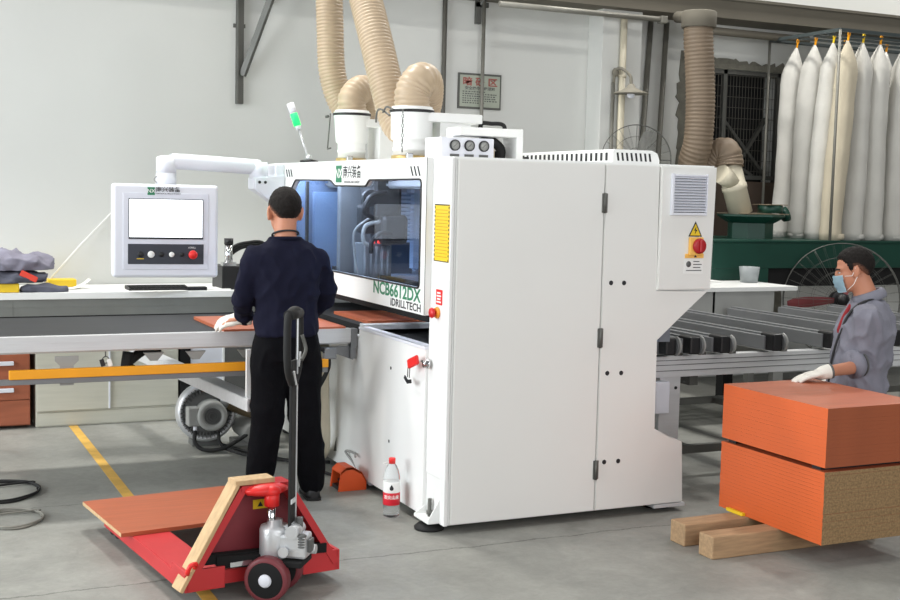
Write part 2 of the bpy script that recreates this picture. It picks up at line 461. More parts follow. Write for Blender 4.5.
# warning triangle, rotary switch, label
b = MB(); b.prism([(1.397, 1.500), (1.441, 1.582), (1.486, 1.500)], 'y', -0.0135, -0.0118); wt = b.build('warning_sign', M_ink, mc)
b = MB(); b.prism([(1.408, 1.5065), (1.441, 1.569), (1.475, 1.5065)], 'y', -0.0145, -0.013); b.build('triangle_face', M_yel2, wt)
b = MB(); b.prism([(1.445, 1.552), (1.430, 1.532), (1.441, 1.532), (1.436, 1.512), (1.453, 1.537), (1.442, 1.537)], 'y', -0.0155, -0.014); b.build('lightning_symbol', M_ink, wt)
b = MB(); b.box(1.400, 1.486, -0.03, -0.0118, 1.40, 1.497, 0.003); b.box(1.380, 1.500, -0.016, -0.0118, 1.385, 1.408)
swb = b.build('main_switch', mat('orange_yellow_plate', (240, 186, 90), 0.5), mc)
b = MB(); b.lathe([(0.040, 0), (0.042, 0.006), (0.040, 0.012), (0.028, 0.015), (0.0, 0.015)], (1.456, -0.03, 1.45), (0, -1, 0)); b.box(1.448, 1.464, -0.058, -0.042, 1.418, 1.482, 0.005)
b.build('switch_knob', M_reddk if False else mat('dark_red_plastic', (172, 24, 34), 0.4), swb)
b = MB(); b.prism([(1.435, 1.389), (1.445, 1.404), (1.455, 1.389)], 'y', -0.0175, -0.0158); b.build('small_triangle', M_ink, swb)
b = MB(); b.box(1.376, 1.500, -0.0135, -0.0118, 1.300, 1.380); lb = b.build('rating_label', M_paper, mc)
b = MB(); b.lathe([(0.016, 0), (0.016, .001), (0.0, .001)], (1.405, -0.0134, 1.352), (0, -1, 0)); b.build('label_emblem', M_greyd, lb)
b = MB()
for i, (x0, x1) in enumerate(((1.435, 1.475), (1.435, 1.49), (1.435, 1.482), (1.39, 1.49))):
    b.box(x0, x1, -0.0145, -0.0133, 1.364 - i * .016, 1.369 - i * .016)
b.build('label_print', M_greyd, lb)

# ---- front: column strip, hood with window
b = MB(); b.box(0.0, 0.022, 0.004, 0.236, BZ + 0.225, T - 0.004, 0.006)
b.box(0.0, 0.022, 0.004, 0.06, BZ, BZ + 0.23, 0.003); b.box(0.0, 0.022, 0.232, 0.236, BZ, BZ + .23)
b.build('front_post', M_white, mc)
HX0, HX1 = -0.035, 0.0
hz0, hz1, hy0, hy1 = 1.082, T - .002, 0.222, ML
wy0, wy1, wz0, wz1 = 0.285, 2.45, 1.215, 1.775
# window outline with the logo tab hanging into its top edge
win = [(wy0, wz0), (wy0, wz1 - .03), (0.34, 1.768), (1.02, 1.764), (1.065, 1.729), (1.587, 1.729), (1.66, 1.762), (2.36, 1.765), (2.45, 1.70), (wy1, wz0)]
def rounded(poly, r, n=4):
    o = []; N = len(poly)
    for i in range(N):
        p0, p1, p2 = V(poly[i-1]), V(poly[i]), V(poly[(i+1) % N])
        a = (p0 - p1); c = (p2 - p1); rr = min(r, a.length*.4, c.length*.4)
        A = p1 + a.normalized()*rr; B = p1 + c.normalized()*rr
        for k in range(n + 1):
            t = k / n; q = A.lerp(p1, t).lerp(p1.lerp(B, t), t); o.append((q.x, q.y))
    return o
winr = rounded([win[0], (0.285, 1.768)] + win[3:], 0.03)
def plate_hole(outer, hole, x0, x1, m, name, parent):
    bm = bmesh.new()
    vo = [bm.verts.new((x1, y, z)) for y, z in outer]; vh = [bm.verts.new((x1, y, z)) for y, z in hole]
    es = [bm.edges.new((vo[i], vo[(i+1) % len(vo)])) for i in range(len(vo))] + [bm.edges.new((vh[i], vh[(i+1) % len(vh)])) for i in range(len(vh))]
    bmesh.ops.triangle_fill(bm, edges=es, use_beauty=True)
    r = bmesh.ops.extrude_face_region(bm, geom=bm.faces[:])
    for v in r['geom']:
        if isinstance(v, bmesh.types.BMVert): v.co.x = x0
    mb = MB(); mb.bm.free(); mb.bm = bm
    return mb.build(name, m, parent)
outer = [(hy0, hz0), (hy0, hz1), (hy1, hz1), (hy1, 1.60), (2.60, hz0)]
hood = plate_hole(outer, winr, HX0, HX1, M_white, 'front_hood', mc)
b = MB(); b.box(HX0 - .001, HX0 + .001, hy0 - .003, hy0 + .001, hz0, hz1); b.build('panel_gap', M_greyd, hood)
def seal():
    mb = MB(); n = len(winr)
    c = V((sum(p[0] for p in winr)/n, sum(p[1] for p in winr)/n))
    rs = []
    for y, z in winr: rs.append((-0.036, y, z))
    mb.tube([V(p) for p in rs], 0.006, 6, closed=True); return mb.build('window_seal', M_dark, hood)
seal()
b = MB(); b.prism(winr, 'x', -0.014, -0.010)
b.build('window_pane', mat_glass('blue_tinted_glass', (0.82, 0.88, 0.96, 1), 0.03), mc)
# hatch marks
for y0, n, w in ((0.30, 3, .016), (2.40, 3, .022)):
    b = MB()
    for k in range(n):
        y = y0 + k * .045 if y0 < 1 else y0 + .02 + k * .05
        b.prism([(y, 1.785), (y + w, 1.785), (y + w + .03, 1.835), (y + .03, 1.835)], 'x', HX0 - .0015, HX0)
    b.build('hatch_marks', M_ink, hood)
# logo and wording; seen from the front, right is -y
RT, UP = V((0, -1, 0)), V((0, 0, 1))
fx = HX0 - 0.0003
b = MB(); b.box(fx - .0012, fx, 1.469, 1.570, 1.750, 1.850); lg = b.build('logo_emblem', M_inkg, hood)
text('NX', 0.078, (fx - .0013, 1.52, 1.800), RT, UP, M_paper, lg, 'emblem_letters', 0.012)
text('南兴装备', 0.078, (fx, 1.296, 1.806), RT, UP, M_ink, hood, 'brand_lettering', 0.012, sx=.97)
text('NANXING MACHINERY', 0.022, (fx, 1.296, 1.752), RT, UP, M_greyd, hood, 'brand_subline', 0.004, sx=1.12)
text('NCB6612DX', 0.094, (fx, 0.600, 1.172), RT, UP, M_inkg, hood, 'model_lettering', 0.026, sx=1.27)
text('iDRILLTECH', 0.056, (fx, 0.465, 1.111), RT, UP, M_ink, hood, 'model_subline', 0.02, sx=1.38)

# plaque, red label, emergency stop
b = MB(); b.box(-0.0035, 0.0, 0.012, 0.184, 1.362, 1.646, 0.0); pq = b.build('warning_plaque', M_yel2, mc)
b = MB()
for i in range(15): b.box(-0.0045, -0.0034, 0.028, 0.168, 1.385 + i * .0165, 1.388 + i * .0165)
b.build('plaque_print', mat('ochre_print', (190, 140, 20), .6), pq)
b = MB()
for i in range(13):
    z = 1.366 + i * .0215
    b.box(-0.0045, -0.0034, 0.012, 0.020, z, z + .011); b.box(-0.0045, -0.0034, 0.176, 0.184, z, z + .011)
b.box(-0.0045, -0.0034, .012, .184, 1.640, 1.646); b.box(-0.0045, -0.0034, .012, .184, 1.362, 1.366)
b.build('plaque_border', M_ink, pq)
b = MB(); b.box(-0.003, 0.0, 0.078, 0.150, 1.146, 1.222); rl = b.build('red_label', M_redb, mc)
b = MB()
for i, (a, c) in enumerate(((.088, .14), (.094, .134), (.088, .14), (.094, .134))): b.box(-0.004, -0.0029, a, c, 1.156 + i * .015, 1.164 + i * .015)
b.build('label_print', M_paper, rl)
b = MB(); b.lathe([(0.028, 0), (0.030, .006), (0.026, .014), (0.015, .016), (0, .016)], (0.0, 0.128, 1.105), (-1, 0, 0)); es = b.build('emergency_stop', mat('amber_plastic', (236, 150, 40), .4), mc)
b = MB(); b.lathe([(0.012, 0), (0.012, .008), (0.024, .010), (0.027, .018), (0.022, .026), (0, .028)], (-0.016, 0.128, 1.105), (-1, 0, 0)); b.build('stop_button', mat('deep_red_plastic', (196, 26, 32), .35), es)

# lower front
b = MB()
b.prism([(0.236, BZ), (0.236, 0.905), (1.195, 0.905), (1.195, .86), (ML, 0.86), (ML, BZ)], 'x', -0.012, 0.02, 0.003)
b.build('front_panel', M_white, mc)
b = MB(); b.box(-0.018, 0.05, 0.237, 1.19, 0.905, 0.920, 0.003); b.build('slot_sill', M_white2, mc)
b = MB()
for y, z in ((0.701, .746), (.709, .341), (1.79, .11)): b.cyl((-0.0135, y, z), (-0.011, y, z), 0.009, 12)
b.build('screw_hole', M_ink, mc)
b = MB(); b.lathe([(.025, 0), (.025, .012), (.018, .016), (.018, .03), (0, .03)], (-0.012, 0.20, 0.838), (-1, 0, 0)); b.build('key_lock', M_chrome, mc)
b = MB(); b.prism([(1.60, .105), (1.555, .20), (1.55, .115)], 'x', -.0135, -.0118); b.build('floor_triangle_sticker', M_greyd, mc)
kf = thing('key_fob', 'red key fob with small keys hanging from the lock on the machine front', 'keys', (-.05, .3, .84))
b = MB(); b.obox((-.062, .285, .838), (0, 1, -.34), (1, 0, 0), (0, .34, 1), .062, .008, .024, .004); b.build('fob', M_redb, kf)
b = MB(); b.bar((-.05, .21, .855), (-.036, .205, .845), .012, .01); b.tube([(-.062, .35, .80), (-.062, .352, .75)], .0025, 6); b.tube([(-.062, .325, .81), (-.062, .328, .75)], .0025, 6); b.build('ring', M_steel, kf)
for y, z, q in ((.37, .735, .5), (.33, .73, -.2)):
    b = MB(); b.obox((-.062, y, z), (0, 1, q), (1, 0, 0), (0, -q, 1), .026, .003, .010, .001); b.build('key', M_ink, kf)
# levelling feet
def foot(x, y, name='levelling_foot', full=True):
    b = MB(); b.lathe([(.075, 0), (.078, .012), (.06, .028), (.0, .028)], (x, y, 0)); f = b.build(name, M_rubber, mc)
    if full:
        b = MB(); b.cyl((x, y, .02), (x, y, .155), .010, 12); b.lathe([(.017, 0), (.017, .018), (.012, .02), (.012, .06), (0, .06)], (x, y, .075), seg=6); b.build('levelling_bolt', M_steel, f)
    return f
b = MB()
b.box(-0.062, 0.02, .055, .235, .048, .064, .003)
b.prism([(-0.062, .064), (0.0, .064), (0.0, .17)], 'y', .056, .064); b.prism([(-0.062, .064), (0.0, .064), (0.0, .105)], 'y', .226, .234)
b.build('foot_bracket', M_white, mc)
b = MB(); b.box(0.006, 0.03, .06, .236, .06, .275); b.build('foot_recess', M_white, mc)
foot(-0.012, .15); foot(1.36, .14, full=False); foot(.1, 2.75, full=False); foot(1.3, 2.75, full=False)
b = MB(); b.box(1.25, 1.45, -0.004, 0.2, 0.028, 0.046); b.build('base_strip', M_alu, mc)

# ---- inside, seen through the window and the slot
b = MB(); b.box(1.42, 1.49, .25, 2.74, .9, 1.82); b.build('inner_wall', mat('inner_grey_paint', (112, 118, 126), .6), mc)
M_iblue = mat('steel_blue_paint', (112, 138, 172), .45)
b = MB(); b.box(.03, 1.42, 2.70, 2.745, 1.0, 1.82); b.build('end_lining', mat('slate_blue_paint', (118, 138, 168), .45), mc)
b = MB(); b.box(0.03, 1.2, .24, 2.74, .86, .868); b.build('inner_floor', M_black, mc)
b = MB(); b.box(0.03, 1.42, 1.22, 1.30, .895, .925, .002); b.build('bed_edge', M_alu, mc)
b = MB(); b.box(0.03, 1.42, 1.30, 2.70, .87, .915); b.build('inner_bed', M_black, mc)
b = MB(); b.box(0.30, 1.42, 1.9, 2.69, 1.06, 1.16, .004); b.build('dust_tray', mat('inner_white_paint', (200, 214, 236), .35), mc)
b = MB(); b.box(0.26, 0.29, .24, 2.69, 1.0, 1.19, .003); b.build('brush_strip', M_dark, mc)
b = MB(); b.box(0.30, .42, .25, 2.69, 1.72, 1.82, .01); b.box(0.285, .30, .25, 2.69, 1.735, 1.75); b.build('gantry_beam', M_alud, mc)
b = MB(); b.box(.15, .40, 2.0, 2.06, 1.10, 1.80, .006); b.build('grey_spindle_plate', mat('spindle_grey', (112, 116, 120), .5), mc)
b = MB(); b.box(.13, .32, 2.45, 2.50, 1.10, 1.69, .006); b.build('blue_spindle_plate', M_iblue, mc)
b = MB(); b.box(.06, .075, 2.40, 2.44, 1.10, 1.76, .003); b.build('window_mullion', M_dark, mc)
b = MB(); b.box(.20, .40, 1.56, 1.80, 1.52, 1.80, .03); b.box(.24, .42, 1.50, 1.72, 1.38, 1.56, .03); b.box(.16, .26, 1.62, 1.74, 1.44, 1.62, .02); b.cyl((.19, 1.56, 1.66), (.19, 1.60, 1.66), .05, 20); b.build('drill_head', M_dark, mc)
b = MB(); b.box(.15, .34, 1.58, 1.74, 1.10, 1.385, .006)
for i in range(5): b.cyl((.165 + i * .037, 1.575, 1.12), (.165 + i * .037, 1.575, 1.37), .011, 12)
b.build('drill_spindles', M_alud, mc)
M_led = mat_emit('red_led', (255, 60, 50), 1.6)
for x in (.205, .255):
    b = MB(); b.box(x - .014, x + .014, 1.560, 1.572, 1.385, 1.402); b.build('red_indicator', M_led, mc)
for k, pts in enumerate((((.28, 1.54, 1.70), (.17, 1.52, 1.67), (.13, 1.52, 1.58), (.22, 1.54, 1.53)), ((.24, 1.54, 1.52), (.14, 1.52, 1.49), (.13, 1.52, 1.40), (.2, 1.54, 1.36)), ((.30, 1.5, 1.44), (.22, 1.48, 1.45), (.17, 1.48, 1.40), (.17, 1.5, 1.33)), ((.20, 1.56, 1.55), (.10, 1.58, 1.47), (.10, 1.6, 1.36), (.12, 1.6, 1.2)))):
    b = MB(); b.tube(spline(pts, 8), .013 if k < 3 else .008, 10); b.build('air_tube', M_greyp if k % 2 else M_dark, mc)
b = MB()
for i in range(13): b.box(.54 + .004*i, .66, 1.98, 2.04, 1.685 - i * .026, 1.699 - i * .026, .002)
b.box(.66, .70, 1.99, 2.05, 1.2, 1.75); b.build('cable_chain', mat('pale_blue_plastic', (164, 186, 216), .4), mc)
b = MB(); b.prism([(.42, 1.16), (.42, 1.42), (.54, 1.50), (.70, 1.36), (.70, 1.16)], 'y', 2.10, 2.3); b.build('dust_hood', mat('deep_slate_paint', (70, 84, 104), .5), mc)
b = MB(); b.box(.86, .98, 2.45, 2.60, 1.16, 1.8, .01); b.build('end_column', M_iblue, mc)
b = MB(); b.bar((.17, 2.58, 1.58), (.46, 2.42, 1.17), .014, .014); b.build('air_lance', M_greyp, mc)
b = MB(); b.box(-.004, .016, .24, 2.68, 1.045, 1.084); b.build('slot_dark_strip', M_black, mc)  # added black strip that keeps the top of the slot dark
b = MB(); b.box(.06, .10, .25, 2.68, 1.812, 1.828, .0); wl = b.build('interior_fill_strip', mat_emit('white_fill_glow', (235, 242, 255), 34.0), mc)  # added glowing strip, unseen, brightens the interior behind the pane
# ---- machine roof: vent cover, gauge box, beams, extraction outlets
b = MB()
cx0, cx1, cy0, cy1, cz1 = 1.015, 1.312, 0.16, 2.6, 1.955
rc = [(cx0, T)] + [(cx0, cz1 - .012), (cx0 + .012, cz1), (cx1 - .05, cz1), (cx1 - .015, cz1 - .015), (cx1, cz1 - .05), (cx1, T)]
b.prism(rc, 'y', cy0, cy1)
vc = b.build('vent_cover', M_white, mc)
b = MB()
for i in range(8):
    x = cx0 + .03 + i * .029
    b.prism([(x, 1.895), (x + .012, 1.895), (x + .004, 1.938), (x - .008, 1.938)], 'y', cy0 - .001, cy0 + .001)
for i in range(46):
    y = cy0 + .05 + i * .052
    b.box(cx0 - .001, cx0 + .001, y, y + .024, 1.895, 1.938)
b.build('vent_grille', M_ink, vc)
# gauge panel
gy = 0.80
b = MB(); b.box(0.300, 0.632, gy, gy + .22, T, 2.012, .006); gp = b.build('gauge_panel', M_white2, mc)
for i in range(3):
    x = .385 + i * .090
    b = MB(); b.lathe([(.031, 0), (.031, .012), (.026, .014), (.026, .010), (0, .010)], (x, gy, 1.968), (0, -1, 0)); g = b.build('pressure_gauge', M_ink, gp)
    b = MB(); b.lathe([(.0255, 0), (.0255, .001), (0, .001)], (x, gy - .0105, 1.968), (0, -1, 0)); f = b.build('gauge_face', M_greyp, g)
    b = MB(); b.bar((x - .012, gy - .0125, 1.958), (x + .010, gy - .0125, 1.978), .004, .001); b.build('gauge_needle', M_ink, g)
    b = MB(); b.box(x - .028, x + .028, gy - .005, gy, 1.905, 1.920); b.box(x - .02, x + .02, gy - .012, gy, 1.89, 1.91, .003); b.build('gauge_tag', M_greyd, gp)
# roof boxes
b = MB(); b.box(0.30, .765, 1.22, 1.42, 2.118, 2.172, .006); b.box(.50, .70, 1.25, 1.40, T, 2.12); b.build('outlet_beam', M_white, mc)
b = MB(); b.box(.415, .818, .80, .98, 2.025, 2.072, .006); b.box(.775, .818, .80, .98, T, 2.03, .004); b.box(.42, .46, .9, .98, T, 2.03); b.build('roof_bracket', M_white, mc)
b = MB(); b.tube(spline([(.62, .95, 2.02), (.68, .93, 2.005), (.735, .92, 1.96), (.73, .92, 1.89)], 8), .028, 12); b.box(.64, .75, .94, 1.0, 1.885, 1.95); b.build('cable_loom', M_rubber, mc)
b = MB(); b.box(.645, .70, .925, .935, 1.91, 1.97, 0); b.build('cable_tag', M_clotht, mc)
b = MB(); b.tube(spline([(.76, 1.25, 2.09), (.775, 1.25, 2.125), (.83, 1.24, 2.125), (.90, 1.22, 2.12), (.91, 1.21, 2.07), (.91, 1.21, 1.90)], 8), .013, 10); b.build('roof_cable', M_rubber, mc)
b = MB(); b.box(.835, .86, .8, .85, T, 1.92, .005); b.build('cable_gland', M_dark, mc)
def outlet(x, y, rt, rb, zt, zb, name='extraction_outlet'):
    b = MB(); b.lathe([(rb, T), (rb, zb), (rb + .004, zb + .0), (rb + .004, zb + .015), (rb, zb + .02), (rb, zb + .06), (rb + .01, zb + .065), (rb+.015, zb + .075), (rt, zt - .05), (rt + .004, zt - .045), (rt + .004, zt - .012), (rt - .004, zt - .01), (rt - .004, zt), (rt - .02, zt)], (x, y, 0), seg=32)
    o = b.build(name, M_white, mc)
    b = MB(); b.lathe([(rb + .006, T + .012), (rb + .012, T + .015), (rb + .012, T + .035), (rb + .006, T + .038)], (x, y, 0), seg=32); b.build('brass_ring', mat('brass_band', (186, 160, 104), .4, .5) if 'brass_band' not in MATS else MATS['brass_band'], o)
    b = MB(); b.lathe([(rt + .004, zt - .036), (rt + .009, zt - .034), (rt + .009, zt - .020), (rt + .004, zt - .018)], (x, y, 0), seg=32); b.build('clamp_band', M_dark, o)
    b = MB(); b.box(x - rb*.6 - .02, x - rb*.6 + .02, y - rb - .03, y - rb - .005, T + .01, T + .05, .004); b.build('clamp_latch', M_chrome, o)
    return o
OY1, OY2, OXX = 2.35, 1.33, .35
outlet(OXX, OY1, .118, .092, 2.235, 1.955); outlet(OXX, OY2, .125, .108, 2.205, 1.945)
b = MB(); b.box(.42, .70, OY1 - .1, OY1 + .1, 2.125, 2.18, .006); b.box(.5, .74, OY1 - .13, OY1 + .09, T, 2.13, .004); b.build('outlet_beam', M_white, mc)
# chain and hook on the nearer outlet
b = MB()
for i in range(9):
    z = 2.17 - i * .028
    b.tube([V((.245, 1.22, z)) + V((0.006*math.cos(a) if i % 2 else 0, 0.006*math.cos(a) if not i % 2 else 0, .013*math.sin(a))) for a in [2*PI*k/8 for k in range(8)]], .0022, 6, closed=True)
b.build('safety_chain', M_steel, mc)
b = MB(); b.tube(spline([(.22, 1.36, 2.15), (.20, 1.45, 2.19), (.21, 1.54, 2.18), (.22, 1.58, 2.12)], 8), .006, 8); b.tube(spline([(.22, 1.30, 2.18), (.2, 1.36, 2.20), (.2, 1.42, 2.17)], 6), .006, 8); b.build('clamp_wire', M_steel, mc)
b = MB(); b.tube([(.25, 2.50, 2.22), (.24, 2.52, 1.98)], .005, 8); b.tube([(.24, 2.52, 2.2), (.24, 2.56, 2.2)], .01, 8); b.tube([(.24, 2.52, 1.98), (.24, 2.46, 1.985)], .006, 8); b.build('clamp_rod', M_steel, mc)
# duct hoses
b = MB(); corrugated(b, [(.35, 2.35, 2.225), (.352, 2.352, 2.32), (.44, 2.40, 2.385), (.54, 2.52, 2.33), (.545, 2.68, 2.235), (.45, 2.80, 2.30), (.38, 2.84, 2.52), (.36, 2.85, 2.85), (.35, 2.86, 3.25), (.35, 2.86, 3.7)], .093)
tag(b.build_at('duct_hose', M_hose, (.35, 2.35, 2.235)), 'beige corrugated duct hose rising from the far, left-hand outlet of the white machine', 'hose', 'duct hoses on the machine roof')
b = MB(); corrugated(b, [(.35, 1.33, 2.195), (.352, 1.33, 2.29), (.40, 1.335, 2.362), (.465, 1.40, 2.345), (.51, 1.53, 2.22), (.49, 1.67, 2.09), (.44, 1.78, 2.14), (.40, 1.86, 2.36), (.37, 1.98, 2.65), (.35, 2.14, 2.95), (.33, 2.32, 3.3), (.31, 2.5, 3.7)], .104)
tag(b.build_at('duct_hose', M_hose, (.35, 1.33, 2.205)), 'beige corrugated duct hose sloping up from the nearer, right-hand outlet beside the gauges', 'hose', 'duct hoses on the machine roof')
# signal lamp on the roof
b = MB(); b.lathe([(.06, 0), (.06, .012), (.02, .02), (0, .02)], (.03, 2.28, T)); sl = b.build('signal_lamp', M_dark, mc)
pa, pd = V((.03, 2.28, T + .015)), V((-.09, .06, .30))
def along(t): return pa + pd * t
b = MB(); b.lathe([(.022, 0), (.022, .025), (.012, .035), (0, .035)], along(0)); b.cyl(along(.02), along(.66), .008, 10); b.build('lamp_stem', M_castal, sl)
b = MB(); b.cyl(along(.66), along(.76), .018, 16); b.build('lamp_socket', M_white2, sl)
b = MB(); b.cyl(along(1.0), along(1.22), .024, 16); b.build('lamp_cap', M_white2, sl)
b = MB(); b.cyl(along(.74), along(1.02), .0235, 16); b.build('green_lens', mat_emit('green_signal_light', (24, 232, 96), 1.6), sl)

# ================================================================== CONTROL PANEL on its arm
cp = thing('control_panel', 'pale grey operator panel with glowing screen hanging from a white arm', 'control panel', (-.81, 2.62, 1.1))
yaw = Matrix.Translation((-.80, 2.62, 0)) @ Matrix.Rotation(math.radians(-6), 4, 'Z') @ Matrix.Translation((-.035, 0, 0))
PF = -0.075
bw = .335
def pan(): return MB(yaw)
b = pan(); b.box(-bw, bw, PF, .10, 1.112, 1.715, .018); b.build('enclosure', M_white2, cp)
b = pan(); b.box(-.27, .27, PF - .004, PF + .002, 1.165, 1.658, .002); b.build('bezel', mat('panel_bezel', (214, 216, 226), .45), cp)
b = pan(); b.box(-.236, .236, PF - .010, PF - .003, 1.362, 1.622, .002); sf = b.build('screen_frame', M_ink, cp)
b = pan(); b.box(-.230, .230, PF - .012, PF - .009, 1.374, 1.617); b.build('screen', mat_emit('lit_screen', (245, 250, 255), 1.6), sf)
b = pan(); b.box(-.240, .240, PF - .008, PF - .003, 1.200, 1.330, .002); kp = b.build('button_plate', mat('slate_plate', (48, 52, 62), .45), cp)
for x, r, m, nm in ((-.095, .022, M_paper, 'white_button'), (.035, .017, M_paper, 'white_button'), (-.160, .019, M_dark, 'black_button'), (-.03, .016, M_dark, 'black_button'), (.10, .014, M_dark, 'black_button')):
    b = pan(); b.lathe([(r, 0), (r, .008), (r*.8, .011), (0, .011)], (x, PF - .008, 1.263), (0, -1, 0)); b.build(nm, m, kp)
b = pan(); b.lathe([(.014, 0), (.014, .018), (.027, .022), (.029, .032), (.022, .042), (0, .044)], (.168, PF - .008, 1.263), (0, -1, 0)); b.build('emergency_stop', M_redb, kp)
b = pan(); b.box(-.185, -.140, PF - .0092, PF - .0078, 1.232, 1.237); b.build('yellow_mark', M_yel2, kp)
Rv = yaw.to_3x3() @ V((1, 0, 0))
def pp(x, z, off=.0005): return yaw @ V((x, PF - off, z))
text('i-DRILL', .016, pp(.165, 1.308, .0085), Rv, UP, M_paper, kp, 'plate_lettering', .01)
b = pan(); b.box(-.118, -.072, PF - .0062, PF - .0005, 1.645, 1.695); lg = b.build('logo_emblem', M_inkg, cp)
text('NX', .034, pp(-.095, 1.670, .0064), Rv, UP, M_paper, lg, 'emblem_letters', .012)
text('南兴装备', .034, pp(.012, 1.680, .0062), Rv, UP, M_ink, cp, 'brand_lettering', .012, sx=1.15)
text('NANXING MACHINERY', .010, pp(.012, 1.655, .0062), Rv, UP, M_ink, cp, 'brand_subline', .01, sx=1.5)
# arm
b = MB(); b.cyl((-.82, 2.66, 1.705), (-.82, 2.66, 1.79), .066, 24); b.build('swivel_joint', M_white2, cp)
arm = [(-.82, 2.66, 1.78), (-.82, 2.66, 1.82), (-.805, 2.66, 1.845), (-.775, 2.66, 1.862), (-.72, 2.66, 1.866), (-.26, 2.66, 1.848), (-.20, 2.66, 1.842)]
b = MB(); b.tube(spline(arm, 6), .052, 20); b.cyl((-.82, 2.66, 1.79), (-.82, 2.66, 1.89), .064, 20); b.ell((-.82, 2.66, 1.885), .064, .064, .02); b.build('support_arm', M_white2, cp)
b = MB(); b.cyl((-.20, 2.66, 1.77), (-.20, 2.66, 1.88), .062, 24); b.build('elbow_joint', M_white2, cp)
b = MB(); b.prism([(-.25, 1.70), (-.25, 1.775), (-.036, 1.80), (-.036, 1.62), (-.10, 1.60)], 'y', 2.58, 2.74, .008); b.box(-.10, -.036, 2.6, 2.8, 1.72, 1.87, .01); mb_ = b.build('wall_bracket', M_white2, cp)
b = MB()
for x in (-.215, -.175): b.cyl((x, 2.579, 1.745), (x, 2.575, 1.745), .010, 12)
b.build('bolt_hole', M_ink, mb_)
b = MB(); b.tube(spline([(-.86, 2.64, 1.71), (-.90, 2.64, 1.74), (-.885, 2.64, 1.765), (-.84, 2.65, 1.765)], 6), .004, 8); b.build('panel_cable', M_greyp, cp)

# ================================================================== INFEED TABLE
it = thing('infeed_table', 'grey panel infeed table with black belt top and amber safety rail', 'infeed table', (-1.3, 1.7, 0))
b = MB(); b.prism([(1.215, .907), (1.26, .907), (1.26, .818), (1.225, .818), (1.215, .828)], 'x', -2.15, -.055, .002); b.box(-2.15, -.055, 1.2135, 1.216, .872, .876); b.box(-2.15, -.055, 1.2135, 1.216, .846, .849)
b.build('front_beam', M_alu, it)
b = MB(); b.box(-.055, -.015, 1.21, 1.27, .795, .905, .003); b.prism([(-.25, .80), (-.03, .80), (-.03, .72)], 'y', 1.24, 1.26); b.prism([(-.055, .895), (-.03, .895), (-.02, .73), (-.055, .73)], 'y', 1.215, 1.24); b.build('end_bracket', M_alud, it)
b = MB(); b.box(-2.15, -.05, 1.26, 2.26, .868, .900); b.build('belt', mat('black_belt', (20, 22, 26), .6, var=.35, scale=2.5, stretch=(.6, 6, 6)), it)
b = MB(); b.box(-2.15, -.05, 1.27, 2.25, .82, .866); b.box(-2.15, -.05, 2.26, 2.275, .84, .9055); b.build('bed', M_black, it)
def tleg(x, y, w=.05, z1=.80):
    b = MB(); b.box(x - w/2, x + w/2, y - w/2, y + w/2, .02, z1, .003); lg = b.build('leg', M_white, it)
    b = MB(); b.lathe([(.045, 0), (.045, .01), (.02, .02), (0, .02)], (x, y, 0)); b.build('foot_pad', M_rubber, lg)
for x, y in ((-.50, 1.34), (-.28, 2.2), (-2.11, 1.32), (-2.11, 2.2)): tleg(x, y)
b = MB(); b.bar((-.665, 1.03, .52), (-.875, 3.38, .525), .11, .07, bev=.004); b.build('cross_beam', M_alu, it)
b = MB(); b.box(-.705, -.680, 1.10, 1.125, .55, .82, .002); b.build('post', M_white, it)
b = MB(); b.box(-1.93, -.20, 1.185, 1.215, .690, .738, .003); b.build('safety_rail', M_yel, it)
b = MB(); b.box(-2.15, -.20, 1.195, 1.225, .660, .690, .003); b.build('lower_rail', M_alud, it)
for x in (-1.64,):
    b = MB(); b.prism([(x - .06, .80), (x + .06, .80), (x + .06, .775), (x + .035, .75), (x + .035, .645), (x - .035, .645), (x - .035, .75), (x - .06, .775)], 'y', 1.222, 1.232); b.build('rail_bracket', M_greyp, it)
for x in (-1.18, -.95, -.66): 
    b = MB(); b.prism([(x - .055, .80), (x + .055, .80), (x + .02, .755), (x - .02, .755)], 'y', 1.25, 1.275); b.build('belt_tensioner', M_greyp, it)
b = MB(); b.tube(spline([(-1.30, 1.35, .795), (-1.31, 1.35, .70), (-1.27, 1.4, .69)], 8), .03, 10); b.tube(spline([(-1.3, 1.35, .74), (-1.2, 1.38, .80), (-1.12, 1.4, .79)], 8), .026, 10); b.build('cable_sleeve', M_rubber, it)
b = MB(); b.box(-.22, -.15, 1.19, 1.24, .735, .80, .006); b.build('sensor_block', M_alud, it)
b = MB(); b.tube(spline([(-.30, 1.22, .79), (-.22, 1.21, .785), (-.19, 1.21, .70), (-.24, 1.22, .58), (-.30, 1.24, .50)], 8), .013, 10); b.build('sensor_cable', M_rubber, it)
# keys hanging under the table
kr = thing('key_ring', 'small bunch of keys hanging on a wire below the infeed table', 'keys', (-1.44, 1.22, .77))
b = MB(); b.tube([(-1.44, 1.232, .82), (-1.44, 1.232, .79)], .003, 6); b.build('wire', M_steel, kr)
b = MB(); b.tube([V((-1.44 + .018*math.cos(a), 1.225, .773 + .018*math.sin(a))) for a in [2*PI*k/14 for k in range(14)]], .003, 6, closed=True); b.build('ring', M_steel, kr)
for dx, m in ((-.018, M_dark), (.02, M_paper)):
    b = MB(); b.obox((-1.44 + dx, 1.22, .758), (1, 0, .3), (0, 1, 0), (-.3, 0, 1), .012, .003, .02, .002, 0); b.build('key', m, kr)
